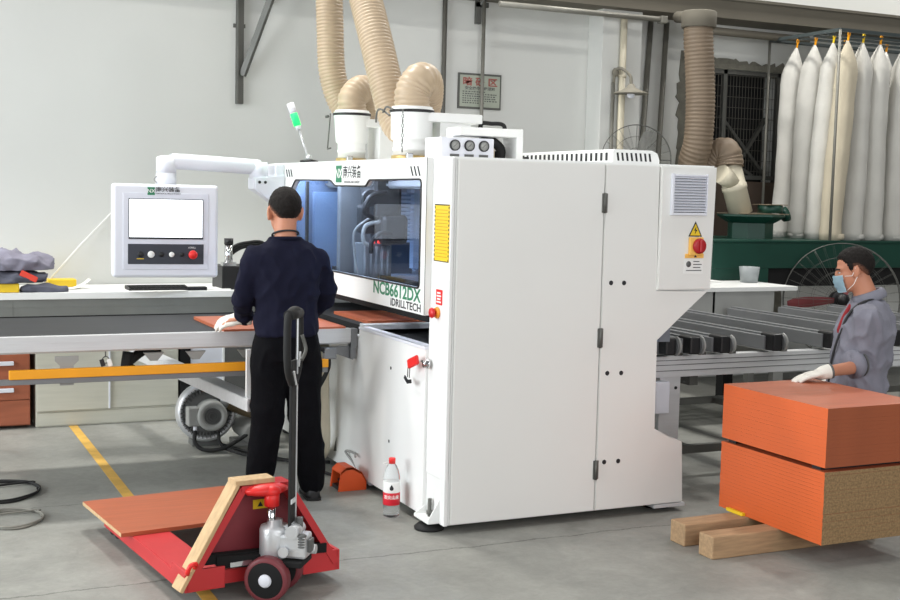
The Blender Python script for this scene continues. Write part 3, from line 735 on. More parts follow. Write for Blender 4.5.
# boards in work
b = MB(); b.prism([(-.80, 1.225), (-.085, 1.225), (-.085, 1.95), (-.80, 1.95)], 'z', .9005, .9185, .001)
tag(b.build_at('board', M_orgtop, (-.44, 1.6, .9)), 'orange panel lying on the belt under the hands of the navy shirted worker', 'board')
b = MB(); b.box(.10, .95, 1.34, 1.95, .9155, .9335)
tag(b.build_at('board', M_orgtop, (.5, 1.6, .9155)), 'orange panel inside the dark slot of the machine beneath the hood', 'board')
# workbench along the wall above the cabinets
wbn = thing('workbench', 'long white topped bench with grey fascia along the bright wall', 'workbench', (-.95, 3.75, .78))
b = MB(); b.box(-2.2, .30, 3.40, 4.09, .903, .952, .004); b.build('bench_top', M_white, wbn)
b = MB(); b.box(-2.18, .28, 3.42, 4.08, .7805, .903, .0); b.box(-2.18, .28, 3.417, 3.42, .845, .85); b.box(-1.71, -1.705, 3.417, 3.42, .7805, .903); b.build('fascia', mat('grey_fascia_paint', (116, 118, 114), .5), wbn)
# odds and ends on the bench
TT = .9525
b = MB(); b.obox((-.73, 3.47, TT + .0015), (1, .1, 0), (-.1, 1, 0), (0, 0, 1), .20, .12, .0015); tag(b.build_at('paper_sheet', M_paper, (-.73, 3.47, TT)), 'white paper sheet under the black keyboard, below the control panel', 'paper')
kb = thing('keyboard', 'slim black keyboard on white paper under the control panel', 'keyboard', (-.70, 3.50, TT + .003))
b = MB(); b.prism([(3.42, TT + .003), (3.60, TT + .003), (3.60, TT + .030), (3.42, TT + .016)], 'x', -.92, -.48, .002); b.build('body', M_dark, kb)
b = MB()
for r in range(4):
    for c in range(14): b.box(-.905 + c*.0295, -.881 + c*.0295, 3.435 + r*.038, 3.467 + r*.038, TT + .018 + r*.0025, TT + .024 + r*.0025)
b.build('keys', M_rubber, kb)
b = MB(); b.box(-.50, -.36, 3.41, 3.48, TT, TT + .026, .004); hs = tag(b.build_at('scanner_cradle', M_dark, (-.43, 3.45, TT)), 'small black box on the white bench, right of the keyboard', 'box')
b = MB(); b.obox((-.33, 3.55, TT + .004), (1, -.2, 0), (.2, 1, 0), (0, 0, 1), .17, .10, .004); tag(b.build_at('clipboard', M_paper, (-.33, 3.55, TT)), 'white clipboard lying to the right of the black keyboard', 'clipboard')
# small air cylinder unit by the panel
ac = thing('pneumatic_clamp', 'black pneumatic clamp with silver cylinder, right of the control panel', 'clamp', (-.10, 3.55, TT))
b = MB(); b.box(-.24, .10, 3.45, 3.75, TT, 1.125, .006); b.build('body', M_dark, ac)
b = MB(); b.cyl((-.18, 3.50, 1.125), (-.18, 3.50, 1.285), .030, 16); b.box(-.23, -.13, 3.46, 3.54, 1.125, 1.155, .003); b.build('cylinder', M_chrome, ac)
b = MB(); b.cyl((-.18, 3.50, 1.285), (-.18, 3.50, 1.33), .034, 16); b.build('cap', M_dark, ac)
for k in range(3):
    b = MB(); b.tube(spline([(-.16 + k*.02, 3.65, 1.12), (-.12, 3.66, 1.20 + k*.02), (.0, 3.67, 1.26 + k*.015), (.16, 3.68, 1.23 + k*.02), (.24, 3.7, 1.0)], 8), .012, 8); b.build('air_hose', M_rubber, ac)
# ================================================================== CABINETS BEHIND THE TABLE
dr = thing('drawer_cabinet', 'cherry wood drawer unit with pale bar handles, left of the beige cabinet', 'cabinet', (-1.85, 3.7, 0))
b = MB(); b.box(-2.12, -1.59, 3.46, 3.95, .02, .78, .003); b.build('body', M_cherry, dr)
for i, (z0, z1) in enumerate(((.03, .20), (.205, .345), (.35, .575), (.58, .76))):
    b = MB(); b.box(-2.115, -1.595, 3.442, 3.46, z0, z1, .002); d = b.build('drawer', M_cherry, dr)
    if i:
        b = MB(); b.box(-1.86, -1.70, 3.415, 3.442, (z0+z1)/2 - .014, (z0+z1)/2 + .014, .004); b.build('handle', M_white2, d)
bc = thing('sideboard', 'beige laminate sideboard with two sliding doors under the white shelf', 'cabinet', (-1.05, 3.7, 0))
b = MB(); b.box(-1.555, -.56, 3.45, 3.95, 0.0, .78, .003); b.build('body', M_beige, bc)
b = MB(); b.box(-1.55, -.565, 3.442, 3.45, .105, .112); b.box(-1.55, -.565, 3.444, 3.45, .01, .10); b.build('plinth', M_beige, bc)
for x0, x1, y in ((-1.55, -1.06, 3.425), (-1.05, -.565, 3.436)):
    b = MB(); b.box(x0, x1, y, y + .014, .115, .775, .003); b.build('sliding_door', M_beige, bc)
b = MB(); b.box(-1.062, -1.05, 3.418, 3.436, .115, .775, .002); b.build('door_edge', M_white2, bc)
fr = thing('cupboard', 'white cupboard with a black side edge and grey door, behind the grey blower', 'cupboard', (-.3, 3.7, 0))
b = MB(); b.box(-.47, .2, 3.45, 3.95, 0.0, .78, .003); b.build('body', M_white2, fr)
b = MB(); b.box(-.55, -.472, 3.44, 3.95, 0.0, .78, .003); b.build('side_edge', M_black, fr)
b = MB(); b.box(-.22, .19, 3.437, 3.449, .04, .77, .002); b.build('door', M_greyd, fr)
b = MB(); b.box(-.235, -.222, 3.43, 3.45, .04, .77); b.build('door_edge', M_white, fr)

# ================================================================== BLOWER
bl = thing('ring_blower', 'grey ring blower with round motor cover on the floor under the table', 'blower', (-.60, 2.5, 0))
BC = V((-.60, 2.46, .235)); ax = V((-.12, -1, .05)).normalized()
b = MB(); b.lathe([(.0, -.10), (.15, -.10), (.185, -.06), (.195, -.02), (.195, .03), (.180, .07), (.165, .075), (.155, .05), (.09, .045), (.0, .045)], BC, ax, 40); b.build('casing', M_castal, bl)
b = MB()
for i in range(40):
    a = 2*PI*i/40; u = ax.cross(V((0,0,1))).normalized(); w = u.cross(ax)
    p = BC + (u*math.cos(a) + w*math.sin(a)) * .150 + ax*.055
    b.obox(p, (u*math.cos(a) + w*math.sin(a)), (-u*math.sin(a) + w*math.cos(a)), ax, .02, .003, .022)
b.build('cooling_fins', M_greyd, bl)
b = MB(); b.lathe([(.155, .046), (.15, .06), (.10, .066), (.0, .066)], BC, ax, 36); b.build('fan_cover', M_greyd, bl)
b = MB(); b.lathe([(.098, .06), (.098, .20), (.092, .225), (.082, .23), (.058, .23), (.058, .224), (0, .224)], BC + V((.02, 0, -.005)), ax, 32); mo = b.build('motor', M_greyp, bl)
b = MB()
for r in (.02, .035, .05): b.lathe([(r - .003, .2245), (r - .003, .227), (r + .003, .227), (r + .003, .2245)], BC + V((.02, 0, -.005)), ax, 28)
b.build('motor_grille', M_greyd, mo)
b = MB(); b.box(-.755, -.665, 2.27, 2.36, .175, .295, .008)
for k in range(3): b.box(-.705, -.675, 2.265, 2.27, .20 + k*.03, .215 + k*.03)
b.build('terminal_box', M_greyp, bl)
b = MB(); b.cyl((-.705, 2.30, .178), (-.705, 2.30, .14), .013, 12); b.build('cable_gland', M_white2, bl)
b = MB(); b.tube(spline([(-.705, 2.30, .145), (-.71, 2.28, .07), (-.66, 2.25, .025), (-.55, 2.22, .03), (-.44, 2.24, .075), (-.36, 2.3, .1)], 10), .013, 10); b.build('power_cable', M_rubber, bl)
b = MB(); b.tube(spline([(-.56, 2.28, .13), (-.55, 2.26, .06), (-.50, 2.2, .02), (-.38, 2.0, .013), (-.2, 1.82, .013), (.0, 1.7, .013)], 10), .011, 10); b.build('floor_cable', M_rubber, bl)
b = MB(); b.cyl((-.50, 2.42, .315), (-.43, 2.38, .30), .05, 20); b.box(-.50, -.42, 2.36, 2.42, .36, .41, .006); b.build('outlet_port', M_castal, bl)
b = MB(); corrugated(b, [(-.46, 2.37, .305), (-.40, 2.35, .275), (-.30, 2.33, .245), (-.12, 2.32, .235)], .050, .012, .003, 20); b.build('outlet_hose', M_hoseg, bl)
sc = V((-.33, 2.36, .12)); sa = V((.25, -.9, -.25)).normalized()
b = MB(); b.lathe([(.0, -.12), (.07, -.12), (.078, -.10), (.078, .06), (.070, .07), (.0, .07)], sc, sa, 28); b.box(-.43, -.24, 2.40, 2.5, .0, .05, .004); b.build('silencer', M_greyp, bl)
b = MB(); b.box(-.68, -.50, 2.48, 2.6, 0, .045, .004); b.build('base', M_greyd, bl)
# hose hanging between table end and machine
b = MB(); b.tube(spline([(-.13, 1.50, .78), (-.12, 1.52, .5), (-.10, 1.54, .22), (-.08, 1.62, .10), (-.06, 1.73, .12), (-.055, 1.76, .4), (-.055, 1.78, .78)], 10), .042, 16)
tag(b.build_at('dust_hose', M_pvc, (-.1, 1.6, .1)), 'cream flexible hose hanging in a loop beside the lower machine front', 'hose')
# floor cable coils on the left
for (cx, cy, r, th, m, lab) in ((-1.93, 1.62, .16, .007, M_rubber, 'black cable loop lying on the floor at the far left'), (-1.93, 1.02, .12, .006, M_gal, 'grey cable loop lying on the floor nearer the camera at the left')):
    p = []
    for i in range(60):
        a = 2*PI*i/28; q = r * (1 + .06*math.sin(i*.7))
        p.append((cx + q*math.cos(a)*1.15, cy + q*math.sin(a)*1.5, th + (.008 if i > 30 else 0)))
    p += [(cx - .3, cy + .1, th), (cx - .7, cy + .2, th)]
    b = MB(); b.tube(spline(p, 4), th, 8); tag(b.build_at('cable_coil', m, (cx, cy, 0)), lab, 'cable')
b = MB(); b.tube(spline([(-.50, 2.45, .012), (-.42, 2.22, .012), (-.33, 2.05, .012), (-.2, 1.75, .012), (-.12, 1.45, .012), (-.03, 1.2, .012), (.15, 1.14, .012)], 10), .010, 8)
tag(b.build_at('floor_cable', M_rubber, (-.4, 2.1, 0)), 'black cable running across the floor from the blower to the machine', 'cable')

# ================================================================== FOOT PEDAL
pd_ = thing('foot_pedal', 'orange hooded foot pedal switch on the floor by the machine', 'pedal', (-.13, 1.10, 0))
b = MB()
hp = [(0.04, .0), (0.055, .11), (.085, .135), (.13, .135), (.18, .105), (.21, .05), (.21, .0)]
def side(y): return [(-.23 + x, y, z) for x, z in hp]
Ya, Yb = 1.015, 1.165
for y in (Ya, Yb - .012): b.prism([(-.23 + x, z) for x, z in hp], 'y', y, y + .012, .002)
for (x0, z0), (x1, z1) in zip(hp[1:], hp[2:-1]):
    b.mesh([(-.23 + x0, Ya, z0), (-.23 + x1, Ya, z1), (-.23 + x1, Yb, z1), (-.23 + x0, Yb, z0), (-.23 + x0, Ya, z0 - .012), (-.23 + x1, Ya, z1 - .012), (-.23 + x1, Yb, z1 - .012), (-.23 + x0, Yb, z0 - .012)],
           [(0,1,2,3), (7,6,5,4), (0,4,5,1), (1,5,6,2), (2,6,7,3), (3,7,4,0)])
b.build('hood', M_orgplas, pd_)
b = MB(); b.box(-.18, -.025, 1.03, 1.15, 0, .022, .003); b.build('base', M_dark, pd_)
b = MB(); b.bar((-.15, 1.09, .04), (-.05, 1.09, .07), .10, .018, bev=.003); b.build('treadle', M_dark, pd_)
b = MB(); b.box(-.0, .03, 1.02, 1.10, .02, .055, .003); b.build('rating_plate', M_white2, pd_)
b = MB(); b.tube(spline([(.0, 1.12, .04), (-.01, 1.25, .10), (-.035, 1.33, .16), (-.02, 1.22, .17), (-.04, 1.15, .165)], 8), .007, 8); b.build('cable', M_greyp, pd_)

# ================================================================== WATER BOTTLE
BX, BY = -.103, .438
wb = thing('water_bottle', 'clear water bottle with red cap and red and white label on floor', 'bottle', (BX, BY, 0))
M_pet = bpy.data.materials.new('clear_pet'); M_pet.use_nodes = True
_p = M_pet.node_tree.nodes['Principled BSDF']; _p.inputs['Base Color'].default_value = (.93, .96, .97, 1); _p.inputs['Roughness'].default_value = .08
_p.inputs['Transmission Weight'].default_value = .92; _p.inputs['IOR'].default_value = 1.12
b = MB(); b.lathe([(.030, .0), (.042, .006), (.044, .02), (.041, .035), (.044, .05), (.044, .20), (.0435, .215), (.036, .245), (.026, .268), (.0175, .281), (.0155, .290), (.0, .290)], (BX, BY, 0), seg=32); b.build('bottle_body', M_pet, wb)
b = MB(); b.lathe([(.0175, .282), (.0175, .31), (.016, .312), (0, .312)], (BX, BY, 0), seg=24); b.build('cap', M_redb, wb)
b = MB(); b.tube([V((BX - .03 + .02*math.cos(a), BY + .004, .283 + .006*math.sin(a))) for a in [2*PI*k/16 for k in range(16)]], .002, 6, closed=True); b.build('carry_ring', M_paper, wb)
b = MB(); b.lathe([(.0445, .132), (.0449, .133), (.0449, .188), (.0445, .189)], (BX, BY, 0), seg=32); b.build('white_label', M_paper, wb)
b = MB(); b.lathe([(.0445, .066), (.0450, .067), (.0450, .131), (.0445, .132)], (BX, BY, 0), seg=32); rlb = b.build('red_label', mat('crimson_label', (206, 24, 44), .45), wb)
def wrap(o, r):
    """bend flat lettering round the bottle, facing the camera side"""
    a0 = math.atan2(-5.392 - BY, -2.517 - BX); off = root_loc(o.parent)
    for v in o.data.vertices:
        p = v.co + off; u = p.x; d = p.y
        a = a0 + u / r; q = r + d
        v.co = V((BX + q*math.cos(a), BY + q*math.sin(a), p.z)) - off
wrap(text('农夫山泉', .022, (0, .0006, .108), (1, 0, 0), UP, M_paper, rlb, 'label_lettering', .02), .0450)
dm = MB(); dm.prism([(0, .178), (-.008, .165), (-.011, .157), (-.008, .149), (0, .146), (.008, .149), (.011, .157), (.008, .165)], 'y', .0001, .0006); wrap(dm.build('label_emblem', M_ink, wb), .0449)

# ================================================================== PALLET TRUCK
JA = math.atan2(-.118, .993) * -1                       # forks lead away and slightly to the left
Jm = Matrix.Translation((-1.085, -.43, 0)) @ Matrix.Rotation(math.radians(6.8), 4, 'Z')
# local frame: +y towards the fork tips, x across, z up
jk = thing('pallet_truck', 'red hand pallet truck with upright black handle and silver pump', 'pallet truck', (-1.085, -.43, 0))
def J(): return MB(Jm)
HW, FW = .342, .165
for s in (-1, 1):
    b = J(); xo, xi = s*HW, s*(HW - FW)
    b.prism([(min(xo,xi), .0), (max(xo,xi), .0), (max(xo,xi), 1.05), ((xo+xi)/2 + .05, 1.14), ((xo+xi)/2 - .05, 1.14), (min(xo,xi), 1.05)], 'z', .105, .115)
    for x in (xo, xi): b.box(x - .006, x + .006, .0, 1.05, .05, .113, .001)
    fk = b.build('fork', M_red, jk)
    for y in (.98, 1.06):
        b = J(); b.cyl(((xo+xi)/2 - .05, y, .038), ((xo+xi)/2 + .05, y, .038), .037, 18); b.build('load_roller', M_rubber, jk)
    b = J(); b.box(min(xo, xi) - .0, max(xo, xi) + .0, -.10, -.085, .055, .145, .002); b.box(xo - .008, xo + .008, -.10, .06, .055, .145, .002); b.build('heel_bracket', M_red, fk)
# frame: triangular lattice rising to the lift head
b = J()
b.bar((-HW + .01, -.05, .09), (-.10, -.05, .46), .030, .11, up=(0, 1, 0)); b.bar((HW - .01, -.05, .09), (.10, -.05, .46), .030, .11, up=(0, 1, 0))
b.bar((-.11, -.06, .462), (.11, -.06, .462), .10, .022, up=(0, 0, 1))
b.bar((-HW, -.03, .085), (HW, -.03, .085), .05, .06)
b.build('frame', M_red, jk)
b = J(); b.prism([(-.30, .13), (-.10, .44), (.10, .44), (.30, .13)], 'y', -.012, .006); b.build('frame_plate', M_reddk, jk)
b = J(); b.box(-.02, .045, -.0145, -.0125, .345, .385); st = b.build('warning_sticker', M_yel2, jk)
b = J(); b.prism([(0, .355), (.0125, .376), (.025, .355)], 'y', -.016, -.0146); b.build('sticker_symbol', M_ink, st)
b = J(); b.box(-.30, .30, .0, .25, .055, .075); b.bar((-.2, -.06, .16), (.02, -.12, .155), .05, .05); b.bar((-.28, -.05, .17), (.28, -.10, .165), .035, .04); b.build('cross_member', M_black, jk)
b = J(); b.bar((-.16, -.11, .15), (-.06, -.12, .155), .012, .02); b.build('lever_pin', M_chrome, jk)
# lift head, piston
b = J(); b.ell((.0, -.10, .45), .10, .06, .028); b.box(-.09, .07, -.12, -.04, .43, .468, .012); b.cyl((.015, -.13, .385), (.015, -.13, .445), .032, 16); b.ell((.015, -.13, .448), .04, .04, .025); b.build('lift_head', M_redb, jk)
b = J(); b.cyl((.015, -.13, .26), (.015, -.13, .39), .018, 16); b.build('piston', M_chrome, jk)
# steering: pump, wheels and handle turned to the right
Sm = Jm @ Matrix.Translation((.030, -.13, 0)) @ Matrix.Rotation(math.radians(47), 4, 'Z')
def St(): return MB(Sm)                                # local +y away from operator, x along the axle
b = St(); b.lathe([(.058, 0), (.064, .01), (.064, .12), (.058, .135), (.034, .14), (.032, .16), (0, .16)], (0, 0, .165), seg=28)
b.box(-.05, .05, -.15, -.02, .175, .275, .012); b.cyl((-.055, -.09, .285), (.055, -.09, .285), .028, 18); b.bar((0, -.03, .27), (0, -.10, .30), .05, .05, bev=.008)
b.cyl((.035, -.09, .20), (.035, -.17, .20), .020, 14); b.cyl((-.055, -.06, .205), (-.07, -.06, .205), .022, 14)
pm = b.build('pump', M_castal, jk)
b = St(); b.cyl((.02, -.10, .27), (.02, -.10, .335), .016, 12); b.box(-.025, .025, -.165, -.15, .20, .255, .003)
for k in range(5): b.lathe([(.020, 0), (.020, .006), (.014, .009), (.014, 0.010)], (-.035, -.13, .225 + k*.011), seg=14)
b.build('pump_spring', M_greyd, pm)
b = St(); b.box(-.075, .075, -.14, .07, .145, .168, .004); b.box(-.03, .03, -.03, .03, .09, .15, .004); b.cyl((-.10, 0, .095), (.10, 0, .095), .014, 12); b.build('steering_yoke', M_black, jk)
for x in (-.085, .085):
    sg = 1 if x > 0 else -1
    b = St(); b.lathe([(.078, -.028), (.092, -.026), (.095, -.018), (.095, .018), (.092, .026), (.078, .028)], (x, 0, .095), (1, 0, 0), 36); w = b.build('steer_wheel', mat('wine_polyurethane', (112, 46, 52), .5) if 'wine_polyurethane' not in MATS else MATS['wine_polyurethane'], jk)
    b = St(); b.lathe([(.0, -.0305), (.072, -.0305), (.077, -.027), (.077, .027), (.072, .0305), (.0, .0305)], (x, 0, .095), (1, 0, 0), 32); b.build('wheel_disc', M_black, w)
    b = St(); b.lathe([(.0, -.040), (.022, -.040), (.028, -.034), (.028, .034), (.022, .040), (0, .040)], (x, 0, .095), (1, 0, 0), 24); b.build('hub', M_white2, w)
hc = -.072
b = St(); b.box(-.030, .030, hc - .006, hc + .006, .28, 1.0, .002); b.build('handle_shaft', M_rubber, jk)
b = St(); b.box(.030, .036, hc - .010, hc - .004, .30, 1.17, .001); b.box(-.030, .031, hc - .010, hc - .0062, .40, .42); b.build('shaft_edge', M_alu, jk)
b = St(); lp = [(-.012, hc, .90), (-.06, hc, .955), (-.078, hc, 1.02), (-.080, hc, 1.13), (-.070, hc, 1.185), (-.03, hc, 1.205), (.03, hc, 1.205), (.070, hc, 1.185), (.080, hc, 1.13), (.078, hc, 1.02), (.06, hc, .955), (.012, hc, .90)]
b.tube(spline(lp, 5), .016, 12); b.tube([(-.07, hc, 1.19), (.07, hc, 1.19)], .022, 14); b.build('handle_grip', M_rubber, jk)
b = St(); b.bar((-.045, hc - .018, .96), (-.012, hc - .018, .90), .006, .008); b.bar((.05, hc - .014, 1.03), (.03, hc - .014, .97), .006, .008); b.build('grip_trim', M_alu, jk)
b = St(); b.tube(spline([(.05, hc - .02, 1.10), (.055, hc - .035, 1.04), (.02, hc - .03, 1.0)], 6), .008, 8); b.build('release_lever', M_steel, jk)
# plank tied along the frame
b = J(); b.bar((-HW - .030, -.072, .065), (-.125, -.06, .478), .098, .016, up=(-.83, 0, .55), bev=.002)
pk = tag(b.build_at('plank', M_plank, Jm @ V((-.25, -.1, .1))), 'pale pine plank leaning up the left side of the red pallet truck frame', 'plank')
b = J(); b.bar((-.135, -.06, .486), (.04, -.06, .486), .09, .020, bev=.002)
tag(b.build_at('wood_strip', M_plank, Jm @ V((-.05, -.06, .476))), 'short pale wooden strip lying flat on top of the red pallet truck frame', 'wood strip')
b = J(); b.tube(spline([(-.345, -.115, .14), (-.355, -.145, .155), (-.345, -.155, .185), (-.32, -.145, .185), (-.315, -.12, .165)], 6), .010, 10); b.build('hook', M_redb, jk)
# board lying on the forks
b = MB(Jm); b.box(-.40, .36, .60, 1.24, .1155, .1335, .0, 0)
b.bm.normal_update()
for f in b.bm.faces:
    if (Jm.to_3x3().inverted() @ f.normal).x < -.5: f.material_index = 1
bd = tag(b.build_at('board', [M_orgtop, M_plank], Jm @ V((0, .9, .1155))), 'orange wood grained panel with a pale edge lying on the red pallet truck forks', 'board')

# ================================================================== STACK OF PANELS ON TIMBERS
SX0, SX1, SY0, SY1 = 1.417, 2.01, -1.11, -.345
def panel_stack(n, z0, z1, mats, where, group, gap=.0001, jit=.0005):
    t = (z1 - z0) / n
    words = ['lowest', 'second', 'third', 'fourth', 'fifth', 'sixth', 'seventh', 'eighth', 'ninth', 'tenth', 'eleventh', 'twelfth', 'thirteenth', 'fourteenth', 'fifteenth', 'sixteenth', 'seventeenth', 'eighteenth', 'nineteenth']
    for i in range(n):
        jx, jy = random.uniform(-.00025, .00025), random.uniform(-jit, jit)
        b = MB(); b.box(SX0 + jx, SX1 + jx, SY0 + jy, SY1 + jy, z0 + i*t + gap, z0 + (i+1)*t - gap)
        b.bm.normal_update()
        for f in b.bm.faces:
            f.material_index = 1 if f.normal.y < -.7 else (2 if f.normal.z > .7 else 0)
        w = 'topmost' if i == n - 1 else words[i]
        lab = '%s orange panel %sof the %s pile on the timbers' % (w, '' if w in ('topmost', 'lowest') else 'from the bottom ', where)
        tag(b.build_at('board', mats, ((SX0+SX1)/2, (SY0+SY1)/2, z0 + i*t)), lab, 'board', group)
random.seed(11)
panel_stack(19, .1115, .456, [M_orange, M_chip, M_orgtop], 'lower, raw sided', 'panels of the lower pile', .0002, .0015)
panel_stack(15, .476, .755, [M_orange, mat('brown_orange_edge', (150, 76, 42), .5, var=.08), M_orgtop], 'upper, fully orange', 'panels of the upper pile', .00012, .0006)
b = MB()
b.box(SX0 + .02, SX1 - .02, SY0 + .05, SY0 + .11, .4562, .4757); tag(b.build_at('spacer_strip', M_ink, (1.7, SY0 + .08, .4565)), 'thin dark spacer strip between the two orange piles, at the camera side', 'spacer')
b = MB(); b.box(SX0 + .02, SX1 - .02, SY1 - .09, SY1 - .03, .4562, .4757); tag(b.build_at('spacer_strip', M_ink, (1.7, SY1 - .06, .4565)), 'thin dark spacer strip between the two orange piles, at the far side', 'spacer')
b = MB(); b.box(1.03, 2.05, -.585, -.465, 0, .111, .006); tag(b.build_at('timber', M_wood, (1.5, -.52, 0)), 'raw wood timber under the orange pile, farther from the camera', 'timber', 'timbers under the pile')
b = MB(); b.box(1.025, 2.05, -.815, -.705, 0, .111, .006); tag(b.build_at('timber', M_wood, (1.5, -.76, 0)), 'raw wood timber under the orange pile, nearer the camera', 'timber', 'timbers under the pile')
b = MB(); b.box(1.395, 1.416, -.56, -.43, .112, .128, .002); tag(b.build_at('wood_chip', M_yel2, (1.405, -.5, .112)), 'small yellow strip at the bottom edge of the orange pile', 'strip')
# ================================================================== OUTFEED CONVEYOR
oc = thing('outfeed_conveyor', 'grey outfeed conveyor with parallel belt bars right of the machine', 'conveyor', (3.0, 1.4, 0))
b = MB()
FB = .64
b.prism([(FB, .755), (FB + .08, .755), (FB + .08, .628), (FB, .628)], 'x', 1.28, 5.6, .003)
for z in (.665, .70, .728): b.box(1.28, 5.6, FB - .003, FB + .001, z, z + .004, mi=1)
b.build('front_beam', [M_alu, M_greyd], oc)
b = MB(); b.box(1.28, 5.6, 2.16, 2.24, .63, .755, .003); b.build('rear_beam', M_alu, oc)
b = MB()
for z, y in ((.16, .72), (.16, 2.2), (.40, 2.2)): b.box(1.5, 5.6, y - .02, y + .02, z - .025, z + .025)
for x in (2.0, 3.3, 4.6): b.box(x - .02, x + .02, .72, 2.2, .14, .18); b.box(x - .03, x + .03, .7, 2.2, .56, .62)
b.build('lower_frame', M_steel, oc)
for x in (1.80, 3.9, 5.3):
    b = MB(); b.box(x - .085, x + .065, FB + .01, FB + .07, .02, .628, .004); lg = b.build('leg', M_alu, oc)
    b = MB(); b.cyl((x + .03, FB + .006, .56), (x + .03, FB + .012, .56), .010, 12); b.build('leg_hole', M_ink, lg)
    b = MB(); b.box(x - .05, x + .05, 2.17, 2.23, .02, .63, .004); b.build('leg', M_greyp, oc)
b = MB(); b.box(1.64, 1.74, FB - .06, FB - .002, .42, .612, .006); b.build('junction_box', M_white2, oc)
for i, x in enumerate((1.72, 1.895, 2.12, 2.52, 2.98, 3.50, 4.0, 4.5)):
    b = MB(); b.box(x - .058, x + .050, .62, 2.26, .775, .862, .003); b.box(x - .020, x + .020, .62, 2.26, .865, .872); bb = b.build('belt_bar', M_alud, oc)
    b = MB(); b.box(x - .045, x + .028, .545, .68, .772, .880, .012)
    for k in range(2): b.cyl((x - .047, .585 + k*.05, .83), (x - .044, .585 + k*.05, .83), .010, 12)
    b.build('end_block', M_dark, bb)
    b = MB(); b.cyl((x + .028, .575, .826), (x + .058, .575, .826), .048, 22); b.build('pulley', M_alud, bb)
    b = MB(); b.tube(spline([V((x + .043 + .0, .575 - .053*math.cos(a), .826 + .053*math.sin(a))) for a in (-1.4, -.8, 0, .8, 1.4)], 4), .008, 8); b.build('belt_loop', M_greyp, bb)
    b = MB()
    for k in range(3): b.lathe([(.016, 0), (.016, .014), (.012, .018), (0, .018)], (x + .055, .92 + k*.12, .795), seg=14)
    b.build('guide_studs', M_dark, bb)
    b = MB(); b.box(x + .10, x + .15, FB + .005, FB + .055, .755, .772, .003); b.build('clip', M_steel, bb)
b = MB(); b.box(2.33, 2.40, 1.98, 2.04, .872, .90, .004); b.cyl((2.36, 1.98, .885), (2.36, 1.95, .885), .014, 12); b.build('sensor', M_white2, oc)
# rear shelf along the outfeed side
rs = thing('outfeed_shelf', 'white topped grey shelf beyond the outfeed conveyor, right of the machine', 'shelf', (2.9, 2.7, 0))
b = MB(); b.box(1.60, 4.17, 2.30, 2.95, .985, 1.02, .003); b.build('top', M_white, rs)
b = MB(); b.box(1.62, 3.95, 2.32, 2.34, .78, .985); b.box(3.35, 3.37, 2.32, 2.9, .78, .985); b.build('apron', M_greyp, rs)
for x in (1.9, 3.9):
    b = MB(); b.box(x - .03, x + .03, 2.5, 2.56, 0, .985); b.build('leg', M_greyp, rs)
b = MB(); b.box(2.9, 3.72, 2.7, 2.94, 1.0205, 1.038, .002); tag(b.build_at('board', M_paper, (3.3, 2.8, 1.0205)), 'thin white panel lying on the shelf beyond the outfeed conveyor', 'board')
b = MB(); b.lathe([(.07, 0), (.085, .13), (.08, .13), (.066, .01), (0, .01)], (4.03, 2.74, 1.0205), seg=20); tag(b.build_at('cup', mat('frosted_plastic', (150, 156, 158), .4), (4.03, 2.74, 1.0205)), 'pale grey plastic tub at the end of the white shelf', 'tub')

# ================================================================== DUST COLLECTOR
dc = thing('dust_collector', 'dark green dust collector base with tall bag rack by the wall', 'dust collector', (5.6, 3.4, 0))
GZ = 1.345
b = MB(); b.box(3.82, 8.2, 2.97, 3.92, 1.12, GZ, .004); b.box(3.82, 4.42, 2.97, 3.92, .72, 1.12, .004); b.box(3.80, 8.22, 2.955, 3.94, GZ, GZ + .018, .003); b.build('green_body', M_green, dc)
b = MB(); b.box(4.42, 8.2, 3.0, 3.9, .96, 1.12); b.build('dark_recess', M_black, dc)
for x in (4.1, 5.6, 7.2): 
    b = MB(); b.box(x - .05, x + .05, 3.05, 3.15, 0, .97); b.build('leg', M_black, dc)  # black leg colour stands in for the shade below the conveyor
RZ = 3.20; PX0 = 5.085
for x, y, lab in ((PX0, 2.97, 1), (PX0, 3.9, 1), (7.4, 2.97, 1), (7.4, 3.9, 1)):
    b = MB(); b.cyl((x, y, GZ + .018), (x, y, RZ), .013, 12); b.build('rack_post', M_gal, dc)
b = MB()
for (x0, y0), (x1, y1) in (((PX0, 2.97), (7.4, 2.97)), ((PX0, 3.9), (7.4, 3.9)), ((PX0, 2.97), (PX0, 3.9)), ((7.4, 2.97), (7.4, 3.9))):
    b.bar((x0, y0, RZ), (x1, y1, RZ), .022, .03)
for y in (3.12, 3.3, 3.5, 3.75): b.bar((PX0, y, RZ - .02), (7.4, y, RZ - .02), .02, .02)
b.build('rack_rail', mat('slate_rail_paint', (66, 74, 74), .5), dc)
